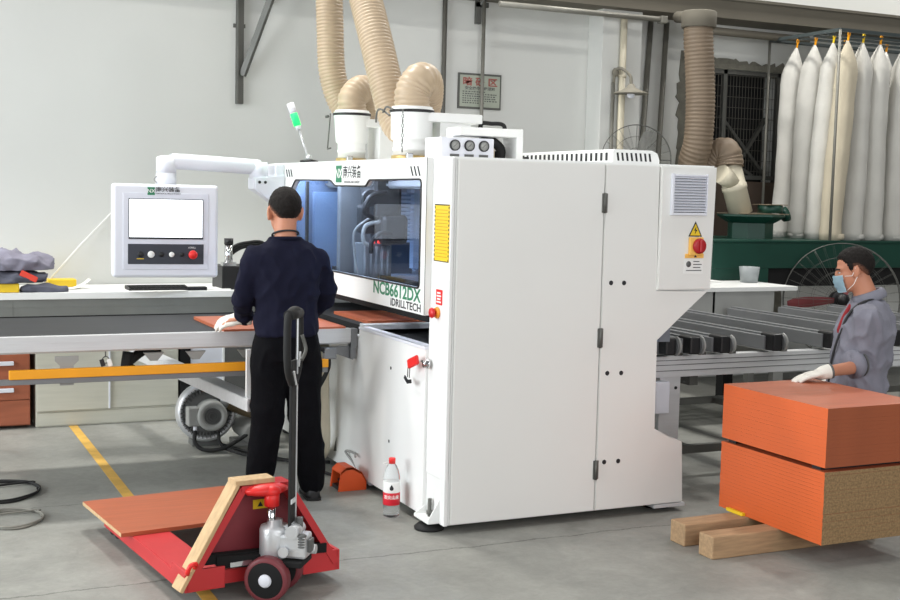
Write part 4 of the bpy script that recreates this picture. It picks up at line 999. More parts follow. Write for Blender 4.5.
# inlet hood and flap
b = MB(); b.lathe([(.20, GZ + .018), (.20, 1.50), (.23, 1.515), (.30, 1.56), (.30, 1.575), (0, 1.585)], (4.55, 3.4, 0), seg=8, smooth=False); b.build('inlet_hood', M_green, dc)
b = MB(); b.box(4.34, 4.80, 3.18, 3.62, 1.580, 1.588); b.build('hood_top', M_grime, dc)
b = MB(); b.lathe([(.11, 0), (.11, .07), (.0, .07)], (4.68, 3.3, 1.592), seg=20); b.lathe([(.06, 0), (.07, .05), (0, .05)], (4.92, 3.42, 1.57), (1, -.3, .4), seg=18); b.build('blower_cap', M_green, dc)
b = MB(); b.box(4.57, 4.79, 3.19, 3.41, 1.6625, 1.670, .002); b.build('cap_plate', M_grime, dc)
b = MB(); b.lathe([(.105, 0), (.105, .22), (.112, .225), (.112, .26), (.105, .265), (.105, .42), (.092, .425), (.092, .45), (0, .45)], (4.42, 3.38, 1.585), V((-.36, 0, 1)), seg=26); b.tube([(4.30, 3.36, 1.87), (4.15, 3.34, 1.93)], .085, 18); b.build('inlet_pipe', M_pvc, dc)
# the brown supply hose
b = MB(); corrugated(b, [(3.90, 3.40, 3.27), (3.90, 3.40, 3.1), (3.93, 3.40, 2.8), (3.95, 3.40, 2.5), (3.955, 3.42, 2.2), (3.965, 3.5, 2.02), (4.05, 3.56, 1.92), (4.15, 3.56, 1.98), (4.21, 3.48, 2.10), (4.25, 3.41, 2.12), (4.27, 3.39, 2.05), (4.27, 3.38, 1.99)], .125, .034, .008)
tag(b.build_at('duct_hose', M_hosed, (3.9, 3.4, 3.0)), 'dusty brown ribbed duct hose dropping from the beam to the green collector', 'hose')
b = MB(); b.lathe([(.145, 0), (.150, .01), (.150, .13), (.14, .14), (0, .14)], (3.90, 3.40, 3.17), seg=28); b.cyl((3.9, 3.45, 3.27), (3.9, 3.72, 3.30), .05, 12)
tag(b.build_at('duct_collar', M_beam, (3.9, 3.4, 3.17)), 'grey brown duct collar under the beam at the top of the brown hose', 'duct collar')
# filter bags, each hung by a yellow strap
def filter_bag(x, y, dx, m, lab, r=.088, topz=3.13, seed=0):
    rnd = random.Random(seed)
    t = thing('filter_bag', lab, 'filter bag', (x, y, GZ + .018), 'filter bags of the dust collector')
    b = MB(); rs = []; n = 26; zs = []
    H = topz - (GZ + .019)
    for i in range(n + 1):
        f = i / n; z = GZ + .019 + H * f
        rr = r * (1 + .035*math.sin(f*9 + seed) + .02*math.sin(f*31 + seed*2))
        if f < .05: rr *= 1.06 - .08*(1 - f/.05)
        if f > .86: rr *= max(.10, 1 - ((f - .86)/.14)**1.4 * .92)
        cx = x - .02 + (dx + .05)*f + .012*math.sin(f*5 + seed)
        rs.append([V((cx + rr*math.cos(a)*(1 + .05*math.sin(3*a + seed)*(2.4 if f > .8 else 1)), y + rr*math.sin(a)*(1 + .05*math.cos(4*a + f*3)), z)) for a in [2*PI*k/20 for k in range(20)]])
    b.rings(rs); b.build('bag', m, t)
    b = MB(); b.lathe([(r*1.05, .0), (r*1.09, .02), (r*1.05, .045), (r*1.0, .05), (r, 0)], (x, y, GZ + .028), seg=20); b.build('bottom_hem', m, t)
    b = MB(); q = x + dx + .03 + .012*math.sin(5 + seed)
    b.bar((q, y, topz - .03), (q + .01, y, RZ - .02), .022, .006); b.tube([V((q + .012 + .012*math.cos(a), y, RZ - .012 + .02*math.sin(a))) for a in [2*PI*k/10 for k in range(10)]], .006, 6, closed=True)
    b.build('strap', M_yel if seed % 3 else M_yel2, t)
    return t
bagrows = [(5.19, 3.74, .05, M_cloth, 'leftmost white filter bag, hanging beside the dark wall opening'),
 (5.19, 3.48, .03, M_cloth, 'second white filter bag from the left end of the rack'),
 (5.20, 3.27, .04, M_cloth, 'third white filter bag from the left, just left of the yellowed one'),
 (5.21, 3.08, .03, M_clotht, 'yellowed filter bag right behind the front left rack post'),
 (5.62, 3.50, -.02, M_cloth, 'slim white filter bag partly hidden just right of the front left rack post'),
 (5.48, 3.12, -.01, M_cloth, 'white filter bag, second to the right of the front left rack post'),
 (5.70, 3.12, -.03, M_cloth, 'plump white filter bag, third to the right of the front left rack post'),
 (6.12, 3.50, -.02, M_cloth, 'shaded white filter bag set back between two plump front bags'),
 (5.965, 3.12, -.02, M_cloth, 'plump white filter bag at the right edge of the photo'),
 (6.21, 3.12, -.02, M_cloth, 'white filter bag cut off by the right edge of the photo')]
for i, a in enumerate(bagrows): filter_bag(*a, seed=i + 1, r=(.098 if i not in (1, 6, 8) else .106))

# ================================================================== FANS
def fan(name, c, r, nrm, m_blade, lab, cat, nb=3, stand=True, wires=36, rings=4, bladecol=None):
    c = V(c); n = V(nrm).normalized(); u = n.cross(V((0,0,1))).normalized(); w = u.cross(n)
    base = V((c.x, c.y, 0)) - n*V((1,1,0)) * .0
    t = thing(name, lab, cat, (c.x, c.y, 0))
    b = MB()
    for off, k in ((.08, 1), (-.08, 1)):
        rr = [r * (i + 1) / rings for i in range(rings)]
        for q in rr:
            dome = off * (1 - .55 * (q/r)**2)
            b.tube([c + n*dome + (u*math.cos(a) + w*math.sin(a))*q for a in [2*PI*i/48 for i in range(48)]], .0012 if q < r else .0028, 5, closed=True)
        for i in range(wires):
            a = 2*PI*i/wires; pts = []
            for s_ in range(7):
                q = r * (.16 + .84 * s_/6); pts.append(c + n*off*(1 - .55*(q/r)**2) + (u*math.cos(a) + w*math.sin(a))*q)
            b.tube(pts, .0009 if i % 6 else .0022, 4)
    b.tube([c + (u*math.cos(a) + w*math.sin(a))*r for a in [2*PI*i/48 for i in range(48)]], .0035, 6, closed=True)
    b.build('guard', M_steel, t)
    b = MB(); b.cyl(c - n*.22, c - n*.02, .075, 20); b.lathe([(.05, 0), (.05, .03), (0, .04)], c + n*.05, n, 18); b.build('motor', M_dark, t)
    for k in range(nb):
        a = 2*PI*k/nb - .10
        rad = u*math.cos(a) + w*math.sin(a); tan = -u*math.sin(a) + w*math.cos(a)
        rs = []
        for q, wd, tw in ((.06, .03, .7), (.25*r + .03, .042, .55), (.55*r, .05, .42), (.80*r, .046, .32), (.93*r, .02, .28)):
            d = tan*math.cos(tw) + n*math.sin(tw); e = d.cross(rad)
            rs.append([c + rad*q + d*wd + e*.0, c + rad*q + e*.004, c + rad*q - d*wd, c + rad*q - e*.004])
        b = MB(); b.rings(rs, smooth=False); b.build('blade', m_blade, t)
    if stand:
        b = MB(); q = c - n*.14; b.cyl((q.x, q.y, .05), (q.x, q.y, c.z), .022, 14)
        b.box(q.x - .05, q.x + .05, q.y - .05, q.y + .05, c.z - .14, c.z + .02, .008)
        for k in range(4):
            a = PI/4 + k*PI/2; b.bar((q.x, q.y, .10), (q.x + .34*math.cos(a), q.y + .34*math.sin(a), .015), .03, .03)
        b.build('stand', M_dark, t)
    else:
        b = MB(); q = c - n*.2; b.bar(q, (q.x, WY, q.z), .05, .05); b.box(q.x - .08, q.x + .08, WY - .03, WY, q.z - .12, q.z + .12, .004); b.build('wall_bracket', M_dark, t)
    return t
M_blade = mat('dusty_maroon_blade', (128, 58, 62), .5, var=.12)
fan('floor_fan', (5.02, 2.72, .86), .49, (-.55, -.83, .06), M_blade, 'large round floor fan with maroon blades behind the masked worker', 'fan')
fan('wall_fan', (3.44, 3.60, 2.03), .30, (-.5, -.85, .0), M_steel, 'round grey wall fan showing above the white machine roof', 'fan', stand=False, rings=3, wires=24)

# ================================================================== ON THE WALL
b = MB()
b.box(.02, .075, WY - .045, WY, 2.36, 3.33, .002); b.box(.02, .03, WY - .07, WY - .045, 2.36, 3.33)
b.bar((.065, WY - .05, 2.58), (.285, WY - .235, 3.305), .045, .045); b.box(.0, 0.095, WY - .012, WY, 2.95, 2.98)
tag(b.build_at('steel_bracket', M_steel, (.05, WY - .02, 3.0)), 'grey angle steel bracket with a slanted strut on the bright wall', 'bracket')
b = MB(); b.box(.265, .30, WY - .05, WY, 3.15, 3.33); tag(b.build_at('wall_channel', M_greyd, (.28, WY - .03, 3.5)), 'short end of grey steel channel at the top edge, right of the slanted strut', 'bracket')
b = MB(); b.tube([(1.80, WY - .03, 4.3), (1.80, WY - .03, .2)], .020, 12); tag(b.build_at('wall_pipe', M_pipe, (1.80, WY - .03, .2)), 'dark vertical pipe on the wall between the duct hoses and the notice', 'pipe')
b = MB(); b.tube([(2.15, WY - .06, 3.4), (2.15, WY - .06, 1.0)], .016, 12); tag(b.build_at('wall_pipe', M_gal, (2.15, WY - .06, 1.0)), 'thin grey pipe running down in front of the wall notice', 'pipe')
b = MB(); b.box(2.09, 2.13, WY - .05, WY, 3.14, 3.9); b.bar((2.13, WY - .04, 3.3), (2.26, WY - .2, 3.62), .03, .03); b.box(2.09, 2.2, WY - .05, WY - .02, 3.28, 3.32)
tag(b.build_at('pipe_bracket', M_steel, (2.11, WY - .02, 3.3)), 'dark steel bracket at the top of the thin grey pipe', 'bracket')
nt = thing('wall_notice', 'framed pale green notice with red heading on the grey wall', 'notice', (2.15, WY - .01, 2.57))
b = MB(); b.box(1.945, 2.355, WY - .018, WY - .001, 2.425, 2.725, .002); b.build('frame', M_steel, nt)
b = MB(); b.box(1.96, 2.34, WY - .020, WY - .017, 2.442, 2.708); b.build('notice_board', mat('pale_green_board', (166, 172, 158), .6), nt)
ny = WY - .0205
text('暗 砂 区', .075, (2.15, ny, 2.650), (1, 0, 0), UP, mat('faded_red_ink', (160, 92, 84), .6), nt, 'heading', .03, sx=1.25)
text('安全操作规程须知', .030, (2.15, ny, 2.597), (1, 0, 0), UP, M_greyd, nt, 'subheading', .02, sx=1.2)
b = MB(); rnd = random.Random(5)
for r in range(6):
    z = 2.565 - r*.019; x = 1.985
    while x < 2.30 - (.10 if r in (0, 5) else 0):
        w_ = rnd.uniform(.010, .020); b.box(x, x + w_, ny - .0012, ny, z, z + .009); x += w_ + rnd.uniform(.005, .012)
b.build('notice_print', M_greyd, nt)
PYc = 3.86
b = MB(); b.cyl((3.415, PYc - .035, 0.5), (3.415, PYc - .035, 3.28), .030, 18)
for z in (2.75, 2.0): b.lathe([(.036, 0), (.036, .02), (.03, .02)], (3.415, PYc - .035, z), seg=18)
tag(b.build_at('wall_pipe', M_pvc, (3.415, PYc - .035, .5)), 'cream vertical pipe on the white column behind the machine', 'pipe')
b = MB(); b.cyl((3.335, PYc - .02, 0.5), (3.335, PYc - .02, 2.70), .016, 14); tag(b.build_at('wall_pipe', M_gal, (3.335, PYc - .02, .5)), 'thin pipe leading up to the lampshade, beside the cream pipe', 'pipe')
wl_ = thing('wall_lamp', 'dusty grey lampshade on a gooseneck fixed to the column', 'lamp', (3.42, 3.7, 2.6))
b = MB(); b.tube(spline([(3.335, PYc - .02, 2.70), (3.335, PYc - .05, 2.80), (3.36, PYc - .10, 2.82), (3.42, PYc - .15, 2.76), (3.43, PYc - .16, 2.68)], 8), .014, 10); b.ell((3.34, PYc - .04, 2.79), .03, .03, .04); b.build('gooseneck', M_lamp, wl_)
b = MB(); b.lathe([(.155, 0), (.15, .008), (.09, .03), (.04, .055), (.025, .085), (0, .09), ], (3.43, PYc - .16, 2.60), seg=30); b.build('lamp_shade', M_lamp, wl_)
b = MB(); b.ell((3.43, PYc - .16, 2.59), .035, .035, .03); b.build('bulb', M_white2, wl_)
for x, y, xt, lab in ((3.745, WY - .03, 3.86, 'grey pipe on the wall just right of the white column'), (3.93, WY - .05, 4.02, 'grey pipe on the wall just left of the brown ribbed hose')):
    b = MB(); b.tube([(x, y, .6), (xt, y, 3.30)], .024, 12); tag(b.build_at('wall_pipe', M_gal, (x, y, .6)), lab, 'pipe')
b = MB(); b.tube([(2.12, 3.70, 3.262), (3.75, 3.70, 3.262)], .024, 12); b.box(3.70, 3.76, 3.66, 3.74, 3.23, 3.29, .004)
tag(b.build_at('conduit', M_gal, (2.12, 3.7, 3.24)), 'horizontal grey conduit under the beam, left of the brown hose', 'conduit')
b = MB(); b.tube([(4.05, 3.80, 3.225), (5.45, 3.80, 3.22)], .036, 14); b.cyl((5.38, 3.80, 3.22), (5.44, 3.80, 3.22), .045, 14)
tag(b.build_at('conduit', M_beam, (4.05, 3.8, 3.2)), 'horizontal grey brown pipe under the beam, right of the brown hose', 'conduit')
b = MB(); b.tube([(-1.40, 3.95, 1.00), (-1.15, 4.04, 1.27), (-.90, 4.07, 1.53), (-.74, 4.085, 1.66)], .006, 8)
tag(b.build_at('cable', M_paper, (-1.4, 3.95, 1.0)), 'thin white cable slanting up the wall left of the control panel', 'cable')

# teal stand and red can at the right edge
b = MB()
for x in (3.32, 3.42): b.cyl((x, .30, 0), (x, .30, .60), .018, 14)
b.bar((3.32, .30, .2), (3.42, .30, .2), .03, .03)
tag(b.build_at('work_stand', M_teal, (3.37, .30, 0)), 'teal tubular stand behind the masked worker at the right edge', 'stand')

# ================================================================== CLOTHES ON THE SHELF
def cloth_heap(name, c, sx, sy, sz, m, lab, seed, fold=.022, sub=5, freq=9):
    bm = bmesh.new(); bmesh.ops.create_icosphere(bm, subdivisions=sub, radius=1.0)
    for v in bm.verts:
        p = v.co.copy(); z = p.z
        q = V((max(-.86, min(.86, p.x))*sx*1.1, max(-.86, min(.86, p.y))*sy*1.1, (max(-.6, z) + .6)/1.6*sz))
        d = mnoise.noise(V((q.x*freq + seed, q.y*freq*.7, q.z*freq*1.8)))
        d2 = mnoise.noise(V((q.x*freq*.6 + seed*3, q.y*freq*2.2, q.z*freq*.5)))
        k = fold * (0.2 if z < -.5 else 1)
        v.co = V(c) + q + p.normalized()*(1 - abs(d))**2*k + V((0, 0, d2*k*.8 if z > -.5 else 0))
        if v.co.z < c[2] + .0008: v.co.z = c[2] + .0008
    mb = MB(); mb.bm.free(); mb.bm = bm
    for f in bm.faces: f.smooth = True
    o = mb.build_at(name, m, c, smooth=True)
    return tag(o, lab, 'clothing') if lab else o
M_fold1 = mat('lilac_grey_cloth', (128, 126, 140), .9, var=.08, scale=14, bump=.3, bscale=160)
M_fold2 = mat('slate_cloth', (84, 86, 98), .9, var=.1, scale=14, bump=.3, bscale=160)
tb = MB(); tb.box(-2.06, -1.66, 3.42, 3.72, TT, TT + .062, .006); tag(tb.build_at('box', M_yel2, (-1.85, 3.55, TT)), 'flat yellow case under the grey clothes on the white bench', 'case')
cloth_heap('jacket', (-1.80, 3.58, TT + .063), .33, .17, .075, M_fold2, 'dark grey jacket with red patch, at the bottom of the clothes heap', 3, fold=.03)
cloth_heap('jacket', (-1.74, 3.60, TT + .150), .30, .16, .085, M_fold1, 'lilac grey crumpled work jacket on top of the clothes heap', 8, fold=.05, freq=11)
cl = cloth_heap('sleeve', (-1.49, 3.47, TT), .15, .05, .045, M_fold2, 'dark grey sleeve end drooping onto the white bench from the heap', 12)
b = MB(); b.obox((-1.60, 3.40, TT + .112), (1, .0, -.5), (0, 1, .0), (.5, 0, 1), .06, .006, .020, .004); tag(b.build_at('red_cloth', mat('coral_cloth', (226, 76, 60), .85), (-1.60, 3.40, TT + .10)), 'small coral red cloth patch sticking out of the clothes heap', 'cloth')
b = MB(); b.box(-1.42, -1.22, 3.85, 4.0, TT, TT + .055, .006); tag(b.build_at('box', M_yel2, (-1.32, 3.92, TT)), 'small yellow box behind the curled white paper on the bench', 'box')
b = MB()
n = 10; top = []; 
for i in range(n + 1):
    f = i / n; x = -1.42 + .27*f; z = TT + .001 + .068*max(0, f - .45)**2*3.3
    top.append((x, z))
pts = [(x, 3.63, z) for x, z in top] + [(x, 3.77, z) for x, z in top] + [(x, 3.63, z + .0012) for x, z in top] + [(x, 3.77, z + .0012) for x, z in top]
N1 = n + 1; fc = []
for i in range(n): fc += [(i, i+1, N1+i+1, N1+i), (2*N1+i, 3*N1+i, 3*N1+i+1, 2*N1+i+1), (i, 2*N1+i, 2*N1+i+1, i+1), (N1+i, N1+i+1, 3*N1+i+1, 3*N1+i)]
fc += [(0, N1, 3*N1, 2*N1), (n, 2*N1+n, 3*N1+n, N1+n)]
b.mesh(pts, fc); tag(b.build_at('paper_sheet', M_paper, (-1.28, 3.70, TT)), 'curled white paper sheet beside the grey clothes on the bench', 'paper')
# ================================================================== PEOPLE
def ering(c, rx, ry, yaw=0.0, n=28, e=2.3, tilt=None):
    o = []
    cy, sy = math.cos(yaw), math.sin(yaw)
    for k in range(n):
        a = 2*PI*k/n; ca, sa = math.cos(a), math.sin(a)
        x = rx * math.copysign(abs(ca)**(2/e), ca); y = ry * math.copysign(abs(sa)**(2/e), sa)
        o.append(V((c[0] + x*cy - y*sy, c[1] + x*sy + y*cy, c[2] + (tilt*(y) if tilt else 0))))
    return o
def loft(mb, secs, yaw=0.0, n=28, tilt=None):
    return mb.rings([ering(s[0], s[1], s[2], yaw, n, tilt=tilt) for s in secs])
def limb(mb, pts, rad, seg=18):
    p = spline(pts, 6); m = len(pts) - 1; R = []
    for i in range(len(p)):
        t = i / 6; k = min(int(t), m - 1); f = t - k
        R.append(rad[k] + (rad[k+1] - rad[k]) * f)
    mb.tube(p, R, seg); mb.ell(p[0], R[0], R[0], R[0], 14); mb.ell(p[-1], R[-1], R[-1], R[-1], 14)
def head(mb, c, f, u, s=1.0):
    """skull, jaw, brow, nose, lips and ears merged into the body mesh"""
    r = f.cross(u).normalized(); rot = Matrix((r, f, u)).transposed()
    P = lambda x, y, z: c + (r*x + f*y + u*z)*s
    def E(x, y, z, a, b_, d, q=None): mb.ell(P(x, y, z), a*s, b_*s, d*s, 20, (rot @ q) if q is not None else rot)
    E(0, -.012, .035, .076, .098, .088); E(0, .020, -.030, .064, .076, .085); E(0, .040, -.078, .046, .046, .040); E(0, .070, -.098, .022, .020, .018)
    E(0, .062, .022, .056, .030, .026); E(0, .092, -.014, .011, .016, .030); E(0, .104, -.034, .013, .015, .012); E(.011, .098, -.038, .009, .010, .008); E(-.011, .098, -.038, .009, .010, .008)
    E(0, .087, -.062, .022, .012, .006); E(0, .085, -.072, .019, .012, .007); E(.042, .064, -.022, .020, .024, .020); E(-.042, .064, -.022, .020, .024, .020)
    for sx in (-1, 1):
        q = Matrix.Rotation(.25*sx, 3, 'Z')
        E(sx*.080, -.004, -.006, .010, .020, .033, q); E(sx*.078, .004, -.030, .009, .011, .012, q); E(sx*.084, -.010, .004, .006, .019, .027, q)
    return P, rot
def hair_cap(name, c, f, u, s, m, parent, grow=.007, seed=0):
    """cropped hair: a shell over the skull that sinks into the scalp along a hairline"""
    r = f.cross(u).normalized(); rot = Matrix((r, f, u)).transposed()
    bm = bmesh.new(); bmesh.ops.create_uvsphere(bm, u_segments=120, v_segments=90, radius=1.0)
    dens = []
    for v in bm.verts:
        n = v.co.normalized(); p = V((n.x*.076, -.012 + n.y*.098, .035 + n.z*.088))
        az = math.degrees(math.atan2(abs(n.x), -n.y))          # 0 = nape, 90 = ear, 180 = forehead
        prof = ((0, -.072), (22, -.068), (40, -.056), (60, -.030), (80, .002), (96, .012), (104, -.006), (112, .000), (120, .040), (138, .068), (180, .074))
        hl = prof[-1][1]
        for (a0, z0), (a1, z1) in zip(prof, prof[1:]):
            if a0 <= az <= a1: hl = z0 + (z1 - z0)*(az - a0)/(a1 - a0); break
        j = mnoise.noise(p*90 + V((seed, 0, 0)))*.008 + mnoise.noise(p*260)*.016
        t = max(0.0, min(1.0, (p.z - hl + j + .008)/.030)); t = t*t*(3 - 2*t)
        g = -.006 + (grow + .006)*t + t*(.0022*mnoise.noise(p*70 + V((seed, 3, 1))) + .0015*mnoise.noise(p*190))
        wdt = .050 if az < 100 else .012
        dd = max(0.0, min(1.0, (p.z - hl + .012 + j*.6)/wdt)); dens.append(dd**.8)
        q = p + V((n.x/.076, n.y/.098, n.z/.088)).normalized()*g
        v.co = c + rot @ (q * s)
    mb = MB(); mb.bm.free(); mb.bm = bm
    ob = mb.build(name, M_hair2, parent, smooth=True)
    at = ob.data.attributes.new('hair_cover', 'FLOAT', 'POINT')
    for i, d in enumerate(dens): at.data[i].value = d
    return ob
def hand(mb, w, d, n, t, curl=.35, s=1.0, spread=.0):
    """palm, four fingers and a thumb; w wrist, d pointing way, n back of the hand, t thumb side"""
    w, d = V(w), V(d).normalized(); n = V(n); n = (n - d*n.dot(d)).normalized(); t0 = d.cross(n); t = t0 if t0.dot(V(t)) > 0 else -t0
    mb.tube([w - d*.02*s, w + d*.015*s, w + d*.055*s, w + d*.092*s], [.030*s, .034*s, .043*s, .042*s], 16, flat=.42, flat_dir=n)
    for o, L, c in ((.031, .070, .9), (.0105, .080, 1.0), (-.0105, .074, 1.05), (-.031, .058, 1.15)):
        p = w + d*(.086 - abs(o)*.18)*s + t*o*s; a = 0; pts = [w + d*.05*s + t*o*.8*s, p]; dirn = (d + t*o*spread*8).normalized()
        for seg_, k in enumerate((.45, .32, .23)):
            a += curl * c * (.6, 1.0, .8)[seg_]
            p = p + (dirn*math.cos(a) - n*math.sin(a)) * L * k * s; pts.append(p.copy())
        mb.tube(pts, [.0095*s, .0105*s, .0098*s, .009*s, .0075*s], 10); mb.ell(pts[-1], .0078*s, .0078*s, .0078*s, 10)
    p0 = w + d*.022*s + t*.024*s; p1 = p0 + (t*.62 + d*.62 - n*.25).normalized()*.040*s; p2 = p1 + (t*.25 + d*.9 - n*.35).normalized()*.034*s; p3 = p2 + (d - n*.4).normalized()*.022*s
    mb.tube([p0, p1, p2, p3], [.015*s, .0125*s, .0105*s, .0085*s], 10); mb.ell(p3, .0086*s, .0086*s, .0086*s, 10)
def folds(seed, amp, fr=(14, 14, 9)):
    def d(p):
        q = V((p.x*fr[0] + seed, p.y*fr[1], p.z*fr[2]))
        a = mnoise.noise(q); c = mnoise.noise(q*2.3 + V((4, 1, seed)))
        return amp * ((1 - abs(a))**3 - .35 + .35*c)
    return d
def shoe(name, ank, d, parent, m=M_dark):
    d = V((d[0], d[1], 0)).normalized(); s_ = V((-d.y, d.x, 0)); x, y = ank
    o = V((x, y, 0)); rs = []
    for k, (t, w, h) in enumerate(((-.075, .020, .05), (-.065, .036, .085), (-.02, .042, .105), (.04, .044, .090), (.09, .047, .065), (.14, .048, .052), (.175, .038, .042), (.192, .012, .026))):
        c = o + d*t
        rs.append([c + s_*w*math.cos(a) + V((0, 0, .010 + max(0, math.sin(a))*(h - .010) if math.sin(a) > 0 else .010)) for a in [2*PI*i/16 for i in range(16)]])
    b = MB(); b.rings(rs); sh = b.build(name, m, parent)
    rs = []
    for t, w in ((-.082, .020), (-.07, .040), (0, .044), (.06, .046), (.12, .051), (.17, .044), (.197, .014)):
        c = o + d*t; rs.append([c + s_*w + V((0,0,.001)), c - s_*w + V((0,0,.001)), c - s_*w + V((0,0,.016)), c + s_*w + V((0,0,.016))])
    b = MB(); b.rings(rs, smooth=False); b.build('sole', M_rubber, sh)
    return sh

# ---------------------------------------------------------------- operator seen from behind
p1 = thing('person', 'person in navy long sleeved shirt standing with back turned at the table', 'person', (-.55, .88, 0))
hc1 = V((-.555, .962, 1.577)); f1 = V((.04, 1, -.10)).normalized(); u1 = V((-.004, .10, 1)).normalized()
LS, LE, LW = V((-.732, .90, 1.335)), V((-.785, .935, 1.125)), V((-.725, 1.13, .988))
RS, RE, RW = V((-.388, .90, 1.330)), V((-.318, .955, 1.125)), V((-.375, 1.18, .982))
b = MB()
head(b, hc1, f1, u1, 1.10)
b.tube([hc1 + V((0, -.028, -.02)), V((-.562, .925, 1.49)), V((-.562, .915, 1.40))], [.058, .059, .062], 20)
tor = [((-.56, .88, .88), .150, .105), ((-.56, .88, 1.0), .145, .10), ((-.56, .89, 1.15), .16, .105), ((-.563, .895, 1.28), .175, .11), ((-.563, .90, 1.34), .15, .08), ((-.563, .905, 1.39), .07, .05)]
loft(b, tor)
for S_, E_, W_ in ((LS, LE, LW), (RS, RE, RW)): limb(b, [S_, E_, W_], [.038, .032, .027]); hand(b, W_, V((-.92, .38, -.16)) if S_ is LS else V((.1, .9, -.3)), (0, 0, 1), (1, .6, 0) if S_ is LS else (-1, .3, 0), .30, .92)
for hx, kx, ax in ((-.645, -.655, -.69), (-.475, -.455, -.395)): limb(b, [(hx, .88, .88), (kx, .885, .48), (ax, .93, .10)], [.080, .055, .040])
bake('body', b, M_skin, p1, .0065, 5)
hair_cap('hair', hc1, f1, u1, 1.10, M_hair, p1, .0035)
b = MB()
loft(b, [((-.56, .885, .925), .172, .128), ((-.56, .885, .97), .170, .125), ((-.56, .89, 1.05), .166, .122), ((-.562, .895, 1.15), .174, .125), ((-.563, .90, 1.26), .190, .128), ((-.563, .905, 1.335), .198, .112), ((-.563, .91, 1.392), .172, .092), ((-.563, .915, 1.418), .104, .082), ((-.563, .917, 1.438), .085, .076)])
for S_, E_, W_ in ((LS, LE, LW), (RS, RE, RW)): limb(b, [S_, S_.lerp(E_, .5), E_, E_.lerp(W_, .5), W_], [.068, .063, .057, .050, .040])
bake('shirt', b, M_navy, p1, .009, 6, disp=folds(2, .016, (11, 11, 7)))
b = MB(); b.tube([V((-.563 + .082*math.cos(a), .917 + .074*math.sin(a), 1.436 - .006*math.sin(a))) for a in [2*PI*k/28 for k in range(28)]], .011, 8, closed=True); b.build('collar', M_navy, p1)
b = MB(); b.tube([V((-.563 + .070*math.cos(a), .922 + .064*math.sin(a), 1.462 - .022*math.sin(a))) for a in [2*PI*k/28 for k in range(28)]], .0055, 8, closed=True); b.build('lanyard', M_ink, p1)
b = MB()
loft(b, [((-.56, .885, .79), .176, .125), ((-.56, .885, .86), .182, .128), ((-.56, .885, .96), .166, .118)])
for hx, kx, ax, ay in ((-.650, -.665, -.690, .92), (-.470, -.452, -.395, .93)): limb(b, [(hx, .885, .84), (hx*.5 + kx*.5, .885, .66), (kx, .885, .46), (ax*.6 + kx*.4, .90, .28), (ax, ay, .095)], [.100, .096, .088, .080, .072])
bake('trousers', b, M_trous, p1, .010, 6, disp=folds(7, .012, (9, 9, 6)))
shoe('shoe', (-.70, .93), (-.12, 1), p1); shoe('shoe', (-.385, .945), (.15, 1), p1)
for W_, D_, T_ in ((LW, V((-.92, .38, -.16)), (.3, 1, .3)), (RW, V((.1, .9, -.3)), (-1, .3, 0))):
    b = MB(); hand(b, W_, D_, (0, -.55, .85), T_, .42, 1.15); b.tube([W_ - V(D_).normalized()*.035, W_ + V(D_).normalized()*.01, W_ + V(D_).normalized()*.04], [.040, .038, .028], 16); bake('glove', b, M_glove, p1, .0042, 3)
p1.location.x += .014

# ---------------------------------------------------------------- masked worker at the stack
p2 = thing('person', 'person in grey work jacket and pale blue face mask bending at the orange pile', 'person', (2.372, -.303, 0))
P0 = V((2.361, -.294, 0)); f2 = V((-.78, .62, 0)).normalized(); r2 = V((.62, .78, 0)).normalized()
def Q(a, z, s=0.0): return P0 + f2*a + r2*s + V((0, 0, z))      # s > 0 is the far (right-hand) side
yaw2 = math.atan2(r2.y, r2.x)
hs = .98; hf = (f2 + V((0, 0, -.22))).normalized(); hu = V((f2.x*.22, f2.y*.22, 1)).normalized(); hu = (hu - hf*hu.dot(hf)).normalized()
hc2 = Q(.045, 1.332)
b = MB(); PH, hrot = head(b, hc2, hf, hu, hs)
b.tube([Q(.025, 1.30), Q(-.015, 1.22), Q(-.04, 1.12)], [.060, .060, .08], 20)
L2S, L2E, L2W = Q(-.02, 1.075, -.18), Q(-.03, .850, -.13), V((1.985, -.45, .806))
R2S, R2E, R2W = Q(-.02, 1.075, .19), Q(.0, .82, .25), Q(.13, .66, .20)
loft(b, [(Q(-.02, .62), .15, .105), (Q(-.02, .75), .145, .10), (Q(-.03, .90), .16, .11), (Q(-.035, 1.02), .175, .11), (Q(-.035, 1.10), .16, .09), (Q(-.035, 1.15), .09, .07)], yaw2)
limb(b, [L2S, L2E, L2W], [.046, .042, .028]); limb(b, [R2S, R2E, R2W], [.046, .040, .028])
hand(b, L2W, V((1.835, -.40, .772)) - L2W, (0, 0, 1), (0.3, 1, 0), .16, .92); hand(b, R2W, f2, (0, 0, 1), -r2, .3, .92)
for s in (-.085, .085): limb(b, [Q(-.05, .62, s), Q(.20, .42, s*1.3), Q(.02, .10, s*1.3)], [.078, .056, .040])
bake('body', b, M_skin, p2, .006, 4)
hair_cap('hair', hc2, hf, hu, hs, M_hair, p2, .009, seed=4)
for sx in (-1, 1):
    b = MB(); b.ell(PH(sx*.031, .0815, .001), .010, .007, .0030, 12, hrot); e = b.build('eye', M_paper, p2)
    b = MB(); b.ell(PH(sx*.032, .0865, .002), .005, .004, .0045, 10, hrot); b.build('iris', M_ink, e)
    b = MB(); b.tube(spline([PH(sx*.014, .093, .018), PH(sx*.032, .091, .024), PH(sx*.052, .078, .019)], 5), [.004]*11, 8); b.build('eyebrow', M_hair, p2)
